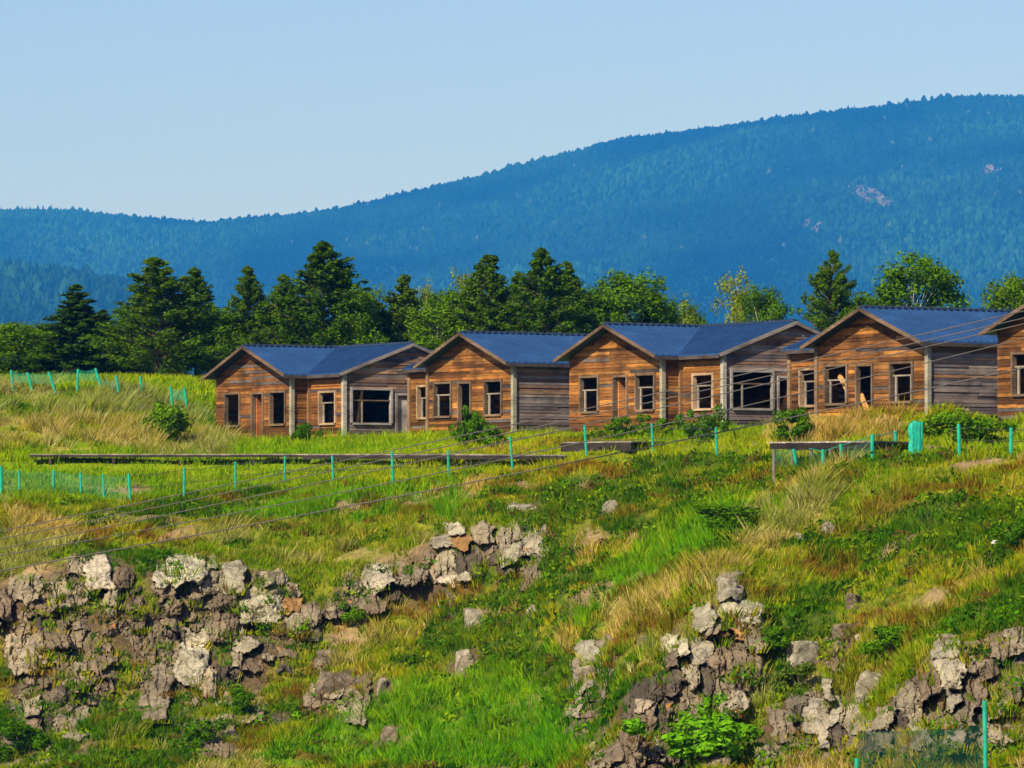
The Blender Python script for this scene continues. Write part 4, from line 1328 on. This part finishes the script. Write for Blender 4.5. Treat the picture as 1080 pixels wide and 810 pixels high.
# ------------------------------------------------------------------ fences, deck, boardwalk
def fence_post(parent, base, h, r=0.045, lean=(0, 0), name='post'):
    top = base + Vector((lean[0], lean[1], h))
    return MB().tube([base - Vector((0, 0, .25)), top], r, 8).build(name, M['post'], parent)


FP = [(1.5, 492, 521, .09), (21, 496, 521, .045), (56, 496, 521, .05), (86, 499, 523, .05), (110, 501, 526, .05), (138, 500, 529, .06), (194, 494, 526, .05),
      (248.5, 488, 517, .05), (300, 482, 511, .045), (352, 481, 511, .05), (414.5, 478, 511, .055), (473.5, 476, 510, .05), (541.5, 461, 501, .05), (619, 449, 482, .05),
      (689, 449, 480, .05), (756, 451, 481, .05)]
root = empty('post_fence', hit(300, 511)); tag(root, 'long line of thin green metal posts strung with wire across the meadow', 'fence')
inv = Matrix.Translation(-root.location)
tops = []
bases = []
for px, yt, yb, r in FP:
    b = hit(px, yb, 140); hh = (yb - yt) / F * b.y
    ln = {541.5: -.12, 619: -.08, 138: -.08}.get(px, random.uniform(-.06, .03))
    o = fence_post(root, b + Vector((0, 0, 0)), hh, r * .9, (ln, 0)); o.matrix_parent_inverse = inv
    bases.append(b); tops.append(b + Vector((ln, 0, hh)))
for fr in (.93, .5):
    mb = MB()
    for i in range(5, len(tops) - 1):
        p = bases[i].lerp(tops[i], fr); q = bases[i + 1].lerp(tops[i + 1], fr)
        mb.tube([p, (p + q) / 2 - Vector((0, 0, .05)), q], .009, 4, cap=False)
    o = mb.build('wire', M['wire'], root); o.matrix_parent_inverse = inv


def net(name, B, T, parent, mat, lo=0.02, hi=.96):
    V = []; Fc = []
    for i in range(len(B) - 1):
        for k in range(9):
            t = k / 8; b = B[i].lerp(B[i + 1], t); q = T[i].lerp(T[i + 1], t)
            sag = .06 * math.sin(math.pi * t) * random.uniform(.5, 1.3)
            V += [b.lerp(q, lo) + Vector((0, .02 * math.sin(k * 2.1), 0)), b.lerp(q, hi) - Vector((0, 0, sag))]
        s = i * 18
        for k in range(8): Fc.append((s + 2 * k, s + 2 * k + 2, s + 2 * k + 3, s + 2 * k + 1))
    me = bpy.data.meshes.new(name); me.from_pydata([tuple(v) for v in V], [], Fc)
    o = link(name, me, mat, parent); o.matrix_parent_inverse = Matrix.Translation(-parent.location)
    return o


net('net', bases[:6], tops[:6], root, M['net'])

# fence round the deck
FD = [(817, 470, 495, 0), (842, 468, 497, -.18), (868, 475, 500, .0), (887, 470, 492, 0), (920, 459, 489, 0), (944, 455, 479, .02)]
root = empty('net_fence', hit(868, 498)); tag(root, 'green netting fence on short posts around the wooden deck', 'fence')
inv = Matrix.Translation(-root.location)
Bs, Ts = [], []
for px, yt, yb, ln in FD:
    b = hit(px, yb, 140); hh = (yb - yt) / F * b.y
    o = fence_post(root, b, hh, .06, (ln, 0)); o.matrix_parent_inverse = inv
    Bs.append(b); Ts.append(b + Vector((ln, 0, hh)))
net('net', Bs, Ts, root, M['net'], .1, .85)
mb = MB()
for i in range(len(Ts) - 1): mb.tube([Bs[i].lerp(Ts[i], .92), Bs[i + 1].lerp(Ts[i + 1], .92)], .014, 4, cap=False)
o = mb.build('rail', M['post'], root); o.matrix_parent_inverse = inv
# gathered roll of netting on a thick post
b = hit(965, 482, 140); h = 38 / F * b.y
root = empty('net_roll', b); tag(root, 'bundled green netting standing upright beside the deck fence', 'netting')
mb = MB(); n = 22
for i in range(3):
    ox = (-.09, .0, .10)[i]; hh = h * (.94, 1.0, .97)[i]
    mb.tube([(ox + .02 * math.sin(k * 1.7 + i), .03 * i, -.1 + (hh + .1) * k / 8) for k in range(9)], [.115 + .012 * math.sin(k * 1.3 + i) - .02 * (k == 8) for k in range(9)], 10)
mb.build('netting', M['rollnet'], root); MB().tube([(.2, .05, -.2), (.22, .05, h * .98)], .05, 8).build('post', M['post'], root)
# far right posts
root = empty('wire_fence', hit(1012, 481, 140)); tag(root, 'wire fence with two green posts right of the bundled netting', 'fence')
inv = Matrix.Translation(-root.location); Bs = []; Ts = []
for px, yt, yb in ((1012, 449, 482), (1066, 451, 481), (1130, 448, 480)):
    b = hit(px, yb, 140); hh = (yb - yt) / F * b.y
    o = fence_post(root, b, hh, .06, (random.uniform(-.03, .03), 0)); o.matrix_parent_inverse = inv; Bs.append(b); Ts.append(b + Vector((0, 0, hh)))
mb = MB()
for i in range(2):
    for fr in (.9, .5): mb.tube([Bs[i].lerp(Ts[i], fr), Bs[i + 1].lerp(Ts[i + 1], fr)], .01, 4, cap=False)
o = mb.build('wire', M['wire'], root); o.matrix_parent_inverse = inv

# broken fence on the mound
BF = [(14, 402, 416, -.10), (35, 405, 416, -.25), (60, 404, 418, -.35), (81, 401, 413, .05), (108, 400, 415, -.30), (127, 408, 423, -.20), (150, 408, 422, -.08), (182, 419, 431, -.1), (198, 420, 436, -.15)]
root = empty('broken_fence', hit(81, 414, 180)); tag(root, 'broken green fence with leaning posts and torn netting on top of the left mound', 'fence')
inv = Matrix.Translation(-root.location); Bs = []; Ts = []
for px, yt, yb, ln in BF:
    b = hit(px, yb, 180) + Vector((0, 0, .2)); hh = (yb - yt) / F * b.y + .25
    o = fence_post(root, b, hh, .055, (ln, .05)); o.matrix_parent_inverse = inv; Bs.append(b); Ts.append(b + Vector((ln, .05, hh)))
M['torn'] = mat_net('torn_net', (.01, .30, .20), 0.24)
net('net', Bs[:5], Ts[:5], root, M['torn'], .35, .97); net('net', Bs[4:7], Ts[4:7], root, M['torn'], .1, .6); net('net', Bs[7:], Ts[7:], root, M['torn'], .3, .9)

# bottom right fence
root = empty('roadside_fence', hit(1040, 795)); tag(root, 'dark green net between two posts in front of the lower right rocks', 'fence')
inv = Matrix.Translation(-root.location); Bs = []; Ts = []
for px, yt, yb in ((905, 800, 845), (1040, 739, 797)):
    d = at(px, yb, 112.5); b = Vector((d.x, 112.5, d.z)); hh = (yb - yt) / F * 112.5
    gz = float(H(b.x, b.y)); hh += b.z - gz; b.z = gz
    o = fence_post(root, b, hh, .055, (-.03, 0)); o.matrix_parent_inverse = inv; Bs.append(b); Ts.append(b + Vector((-.03, 0, hh)))
net('net', Bs, [at(905, 771, Bs[0].y), at(1033, 765, Bs[1].y)], root, M['darknet'], .0, 1.0)

# wooden deck
def planks(mb, p0, p1, width, z, th, n, c0):
    """planks laid across a strip from p0 to p1"""
    p0 = Vector((p0[0], p0[1], z)); p1 = Vector((p1[0], p1[1], z)); d = (p1 - p0); L = d.length; d /= L
    s = Vector((-d.y, d.x, 0)) * width
    for i in range(n):
        a = p0 + d * (L * i / n + .006); b = p0 + d * (L * (i + 1) / n - .006)
        c = tuple(np.array(c0) * random.uniform(.75, 1.2)); dz = Vector((0, 0, random.uniform(-.006, .006)))
        q = [a, b, b + s, a + s]
        mb.hexa([v + dz for v in q] + [v + dz + Vector((0, 0, th)) for v in q], c)


pd0 = at(811, 470, 160.5); pd1 = at(921, 470, 158.5); zt = at(860, 467, 159.5).z
root = empty('wooden_deck', ((pd0.x + pd1.x) / 2, 159.5, zt - .7)); tag(root, 'low wooden viewing deck with grey board top behind the green netting', 'deck')
inv = Matrix.Translation(-root.location)
mb = MB(); planks(mb, (pd0.x, 160.5), (pd1.x, 158.5), 3.4, zt, .05, 24, (.34, .29, .24)); o = mb.build('deck_boards', M['plank'], root); o.matrix_parent_inverse = inv
mb = MB()
mb.beam((pd0.x + .05, 160.55, zt - .1), (pd1.x - .05, 158.55, zt - .1), .07, .19, (0, 0, 1), (.02, .016, .013)); mb.beam((pd0.x + .8, 163.6, zt - .1), (pd1.x + .8, 161.6, zt - .1), .07, .19, (0, 0, 1), (.06, .045, .035))
o = mb.build('frame', M['plank'], root); o.matrix_parent_inverse = inv
for t in (.05, .42, .6, .95):
    for back in (0, 3.0):
        x = pd0.x + (pd1.x - pd0.x) * t + back * .25; y = 160.6 - 2 * t + back; g0 = float(H(x, y)) - .3
        o = MB().tube([(x, y, g0), (x + random.uniform(-.1, .1), y, zt - .2)], .055, 7, (.16, .135, .11)).build('leg', M['plank'], root); o.matrix_parent_inverse = inv

# boardwalk
def boardwalk(pts, label, name, rise=.32, width=1.3, face=.16):
    W3 = [at(px, py, D) for px, py, D in pts]
    root = empty(name, (W3[0].x, W3[0].y, W3[0].z - rise)); tag(root, label, 'boardwalk' if name == 'boardwalk' else 'platform'); inv = Matrix.Translation(-root.location)
    top = MB(); fr = MB()
    for a, b in zip(W3[:-1], W3[1:]):
        d = (b - a); L = d.length; n = max(1, int(L / .24)); s = Vector((-d.y, d.x, 0)).normalized() * width
        for i in range(n):
            p = a + d * (i / n) + d.normalized() * .006; q = a + d * ((i + 1) / n) - d.normalized() * .006
            c = tuple(np.array((.26, .22, .19)) * random.uniform(.7, 1.2)); u = Vector((0, 0, .045))
            top.hexa([p, q, q + s, p + s, p + u, q + u, q + s + u, p + s + u], c)
        fc = face if a.x > -9 else min(face, .07)
        fr.beam(a - Vector((0, -.05, fc / 2 + .004)), b - Vector((0, -.05, fc / 2 + .004)), .06, fc, (0, 0, 1), (.035, .028, .022))
    o = top.build('walk_boards', M['plank'], root); o.matrix_parent_inverse = inv
    o = fr.build('edge_beam', M['plank'], root); o.matrix_parent_inverse = inv
    L = 0
    for a, b in zip(W3[:-1], W3[1:]):
        n = max(1, int((b - a).length / 2.2))
        for i in range(n):
            p = a.lerp(b, (i + .3) / n) + Vector((.05, .14, 0)); g0 = float(H(p.x, p.y)) - .2
            o = MB().box((p.x - .05, p.y - .05, g0), (p.x + .05, p.y + .05, p.z - face - .01), (.05, .04, .03)).build('leg', M['plank'], root); o.matrix_parent_inverse = inv
    return root


boardwalk([(31, 480, 185.5), (165, 480, 186), (320, 480, 185.5), (470, 480, 182), (540, 480.5, 179.5), (596, 481, 176.5)], 'long low dark boardwalk running along the meadow below the cabins', 'boardwalk', .4, 1.3, .14)
boardwalk([(592, 467.5, 175.8), (666, 466.5, 173)], 'short raised dark platform at the right end of the boardwalk', 'wooden_platform', .55, 1.6, .3)
boardwalk([(690, 470.5, 176), (800, 469, 170)], 'thin grey walkway edge between the platform and the deck', 'boardwalk', .16, 1.0, .1)

# ------------------------------------------------------------------ power lines
CAB = [([(0, 560), (540, 448), (1080, 328)], 'highest of the overhead cables crossing the cabins'),
       ([(0, 568.5), (540, 456), (1080, 335.5)], 'second overhead cable from the top crossing the cabins'),
       ([(0, 579), (540, 465), (1080, 341.5)], 'third overhead cable from the top passing low over the roofs'),
       ([(0, 586), (490, 493), (1028, 370)], 'fourth overhead cable fading in front of the meadow'),
       ([(0, 602), (460, 516), (812, 445)], 'lowest dark overhead cable crossing the bank below the fence')]
for i, (pts, label) in enumerate(CAB):
    xs_ = [p[0] for p in pts]; ys_ = [p[1] for p in pts]
    co = np.polyfit(xs_, ys_, 2)
    D0, D1 = 128 + i * .5, 112 + i * .5
    mb = MB(); P3 = []
    for px in np.linspace(-700, 1780, 70):
        D = D0 + (D1 - D0) * (px + 700) / 2480
        P3.append(at(px, float(np.polyval(co, px)), D))
    mb.tube(P3, .013 if i < 4 else .016, 5)
    o = mb.build('power_cable', M['cable']); tag(o, label, 'cable', 'overhead cables')

# ------------------------------------------------------------------ mountain and hill
RIDGE = [(-1500, 150), (-900, 175), (-400, 205), (0, 222), (60, 224), (130, 231), (220, 237), (300, 231), (400, 213), (500, 190), (600, 163), (660, 148), (760, 138), (850, 126), (920, 117), (1000, 104), (1080, 100), (1300, 96), (1700, 110), (2600, 160)]
RX = np.array([p[0] for p in RIDGE], float); RY = np.array([p[1] for p in RIDGE], float)


def hill(name, X0, X1, ridge_fn, Dr, Db, zb, nx, ny, back, seed):
    pxs = np.linspace(X0, X1, nx); ts = np.concatenate([np.linspace(0, 1, ny), 1 + np.linspace(0, 1, 14)[1:]])
    PX, T = np.meshgrid(pxs, ts)
    return PX, T


def mount_z(px, D, Dr, Db, zb, ridge_y, amp, seed):
    """height of a hillside at bearing px and distance D"""
    t = (D - Db) / (Dr - Db)
    zr = np.array([0.0])
    zr = (405 - ridge_y) / F; zr = np.tan(PITCH + np.arctan(zr)) * Dr
    tt = np.clip(t, 0, 1)
    z = zb + (zr - zb) * (0.75 * tt + 0.25 * np.sin(tt * np.pi / 2))
    over = np.clip(t - 1, 0, 5)
    z = z - over ** 1.2 * (zr - zb) * 0.7
    x = (px - 540) / F * D
    n = (fbm(x / 680 + seed, D / 680 + seed, 4) - 0.5)
    return z + n * amp * np.clip(tt * 3, 0, 1) * np.clip((1.15 - t) * 2.2, 0.25, 1)


def hillside(name, X0, X1, rx, ry, Dr, Db, zb, amp, seed, ntree, th, scars=()):
    pxs = np.linspace(X0, X1, 200); Ds = np.linspace(Db, Dr + (Dr - Db) * 1.1, 120)
    PX, DD = np.meshgrid(pxs, Ds)
    Zm = mount_z(PX, DD, Dr, Db, zb, np.interp(PX, rx, ry), amp, seed)
    V = np.stack([((PX - 540) / F * DD).ravel(), DD.ravel(), Zm.ravel()], 1)
    r, c = PX.shape; idx = np.arange(r * c).reshape(r, c)
    Fq = np.stack([idx[:-1, :-1].ravel(), idx[:-1, 1:].ravel(), idx[1:, 1:].ravel(), idx[1:, :-1].ravel()], 1)
    gcol = np.full((len(V), 3), (.006, .035, .01))
    o = link(name, np_mesh(name, V, Fq, gcol, True), M['ground']); tag(o, kind='structure')
    # forest
    n = ntree
    px = RNG.uniform(max(X0, -420), min(X1, 1500), n); D = np.sqrt(RNG.uniform(Db ** 2, (Dr * 1.02) ** 2, n))
    x = (px - 540) / F * D; z = mount_z(px, D, Dr, Db, zb, np.interp(px, rx, ry), amp, seed)
    u, v = proj(x, D, z)
    keep = np.ones(n, bool)
    for (sx_, sy_, a, b, ang) in scars:
        jx = (fbm(x / 48, D / 48 + z / 24, 3) - .5) * 26
        du, dv = u - sx_ + jx, v - sy_ + jx * .5; c_, s_ = math.cos(ang), math.sin(ang)
        keep &= (((du * c_ + dv * s_) / a) ** 2 + ((-du * s_ + dv * c_) / b) ** 2 > 1) | (RNG.random(n) < .2)
    x, D, z = x[keep], D[keep], z[keep]; n = len(x)
    patch = np.clip((fbm(x / 420 + 3, D / 800 + 9, 6) - .5) * 2.8 + .5, 0, 1)
    hgt = th * RNG.uniform(.6, 1.25, n) * (.8 + .4 * patch) * np.where(RNG.random(n) < .06, 1.45, 1); con = RNG.random(n) < .35 + (patch > .55) * .3
    w = np.where(con, hgt * .22, hgt * .36) * RNG.uniform(.8, 1.25, n)
    k = 5
    a = np.arange(k) * 2 * np.pi / k
    lv = [(0.12, .8), (.42, 1.0), (.78, .55)]
    rings = []; RT = RNG.uniform(0, 6.28, (n, 1))
    for f, rr in lv:
        wob = RNG.uniform(.65, 1.3, (n, k)); rad = w[:, None] * np.where(con[:, None], (1.05 - f) * 1.05, rr) * wob
        zz = z[:, None] + hgt[:, None] * (f + RNG.uniform(-.06, .06, (n, k)))
        aa = a[None, :] + RT
        rings.append(np.stack([x[:, None] + np.cos(aa) * rad, D[:, None] + np.sin(aa) * rad, zz], 2))
    tip = np.stack([x, D, z + hgt], 1)[:, None, :]
    Vt = np.concatenate(rings + [tip], 1)                # n, 4k+1, 3
    nv = 3 * k + 1
    tri = []
    for l in range(2):
        for i in range(k):
            j = (i + 1) % k
            tri += [(l * k + i, l * k + j, (l + 1) * k + j), (l * k + i, (l + 1) * k + j, (l + 1) * k + i)]
    for i in range(k): tri.append((2 * k + i, 2 * k + (i + 1) % k, 3 * k))
    tri = np.array(tri)
    Ft = (tri[None] + (np.arange(n) * nv)[:, None, None]).reshape(-1, 3)
    colr = np.where(con[:, None], np.array([[.003, .013, .010]]), np.array([[.007, .027, .011]])) * RNG.uniform(.75, 1.3, (n, 1)) * (.3 + 1.9 * patch[:, None])
    pale = RNG.random(n) < .0025; colr[pale] = (.05, .075, .05)
    f = link('forest', np_mesh('forest', Vt.reshape(-1, 3), Ft, np.repeat(colr, nv, 0)), M['forest'])
    tag(f, 'dense far forest covering the ' + ('long blue mountain' if name == 'mountain' else 'low dark hill at the left'), 'forest', kind='stuff')
    # bare scree patches
    for (sx_, sy_, a_, b_, ang) in scars:
        ds = np.arange(Db, Dr, 16.0); dd = at(sx_, sy_, 1.0)
        hz = mount_z(np.full(len(ds), float(sx_)), ds, Dr, Db, zb, np.interp(np.full(len(ds), float(sx_)), rx, ry), amp, seed)
        kx = np.nonzero(hz > dd.z * ds)[0]
        if not len(kx): continue
        D0 = ds[kx[0]]
        m = 420 if a_ > 20 else 40
        th_ = RNG.uniform(0, 6.28, m); rr = np.sqrt(RNG.random(m))
        du = (np.cos(th_) * a_ * rr); dv = (np.sin(th_) * b_ * rr); c_, s_ = math.cos(ang), math.sin(ang)
        U = sx_ + du * c_ - dv * s_; Vp = sy_ + du * s_ + dv * c_
        Dd = D0 + (sy_ - Vp) * D0 / F / .27
        xx = (U - 540) / F * Dd; zz = mount_z(U, Dd, Dr, Db, zb, np.interp(U, rx, ry), amp, seed) + 6
        d_ = RNG.normal(0, 1, (m, 3)); d_[:, 1] = -np.abs(d_[:, 1]) - .6; d_[:, 2] += 1.0; d_ /= np.linalg.norm(d_, axis=1, keepdims=True)
        Vs, Fs, Cs = leaves(np.stack([xx, Dd, zz], 1), RNG.uniform(4, 11, m), np.tile([[.13, .12, .115]], (m, 1)) * RNG.uniform(.6, 1.2, (m, 1)), face=d_)
        s = link('scree', np_mesh('scree', Vs, Fs, Cs), M['forest']); tag(s, kind='structure')
    return o


hillside('mountain', -1500, 2600, RX, RY, 12000, 8200, 160, 150, 4.0, 165000, 14.5,
         [(918, 210, 30, 9, math.radians(38)), (858, 243, 12, 7, .3), (1045, 184, 16, 6, .5)])
HX = np.array([-900, -300, 0, 60, 130, 200, 300, 420]); HY = np.array([230., 262, 286, 290, 303, 330, 380, 430])
hillside('hill', -900, 420, HX, HY, 7000, 5400, 72, 60, 8.0, 16000, 18.0)

# ------------------------------------------------------------------ haze
hz = MB().box((-20500, -300, -60), (20500, 16800, 1350)).build('haze', None)
m, nt, out = new_mat('haze_air')
pv = nt.nodes.new('ShaderNodeVolumePrincipled')
pv.inputs['Color'].default_value = (0.03, 0.30, 1.0, 1)
pv.inputs['Absorption Color'].default_value = (0.8, 0.8, 0.8, 1)
pv.inputs['Density'].default_value = 0.00008
pv.inputs['Anisotropy'].default_value = 0.0
nt.links.new(pv.outputs[0], out.inputs['Volume'])
hz.data.materials.append(m); tag(hz, 'thin blue summer haze over the whole valley', 'haze', kind='stuff')

# ------------------------------------------------------------------ light
SUN_AZ, SUN_EL = math.radians(34), math.radians(38)      # degrees left of straight behind the camera
sv = Vector((-math.sin(SUN_AZ) * math.cos(SUN_EL), -math.cos(SUN_AZ) * math.cos(SUN_EL), math.sin(SUN_EL)))
ld = bpy.data.lights.new('sun', 'SUN'); ld.energy = 5.0; ld.angle = math.radians(0.53); ld.color = (1.0, 0.88, 0.66)
lo = bpy.data.objects.new('sun', ld); COL.objects.link(lo); lo.rotation_euler = (-sv).to_track_quat('-Z', 'Y').to_euler(); lo.location = (-60, -80, 90)
wd = bpy.data.worlds.new('World'); scene.world = wd; wd.use_nodes = True
nt = wd.node_tree; nt.nodes.clear()
sky = nt.nodes.new('ShaderNodeTexSky'); sky.sky_type = 'NISHITA'; sky.sun_disc = False
sky.sun_elevation = SUN_EL; sky.sun_rotation = math.atan2(sv.x, sv.y)
sky.air_density = 1.0; sky.dust_density = 1.0; sky.ozone_density = 6.0; sky.altitude = 300
bg = nt.nodes.new('ShaderNodeBackground'); bg.inputs['Strength'].default_value = 0.089
wo = nt.nodes.new('ShaderNodeOutputWorld')
tint = N(nt, 'ShaderNodeVectorMath', operation='MULTIPLY'); tint.inputs[1].default_value = (1.05, 0.90, 1.03)
nt.links.new(sky.outputs[0], tint.inputs[0]); nt.links.new(tint.outputs[0], bg.inputs['Color']); nt.links.new(bg.outputs[0], wo.inputs['Surface'])

# ------------------------------------------------------------------ camera and render
cd = bpy.data.cameras.new('camera'); cd.sensor_width = 36; cd.lens = 18.0 / math.tan(math.radians(6.0)); cd.clip_start = 1.0; cd.clip_end = 60000
co = bpy.data.objects.new('camera', cd); COL.objects.link(co); co.rotation_euler = (math.pi / 2 + PITCH, 0, 0); scene.camera = co
scene.view_settings.view_transform = 'Standard'; scene.view_settings.look = 'None'
scene.view_settings.exposure = 0.65; scene.view_settings.gamma = 1.0
cy = scene.cycles
cy.use_denoising = True
cy.max_bounces = 6; cy.diffuse_bounces = 3; cy.glossy_bounces = 2; cy.transmission_bounces = 3; cy.volume_bounces = 1; cy.transparent_max_bounces = 8
cy.sample_clamp_indirect = 4.0
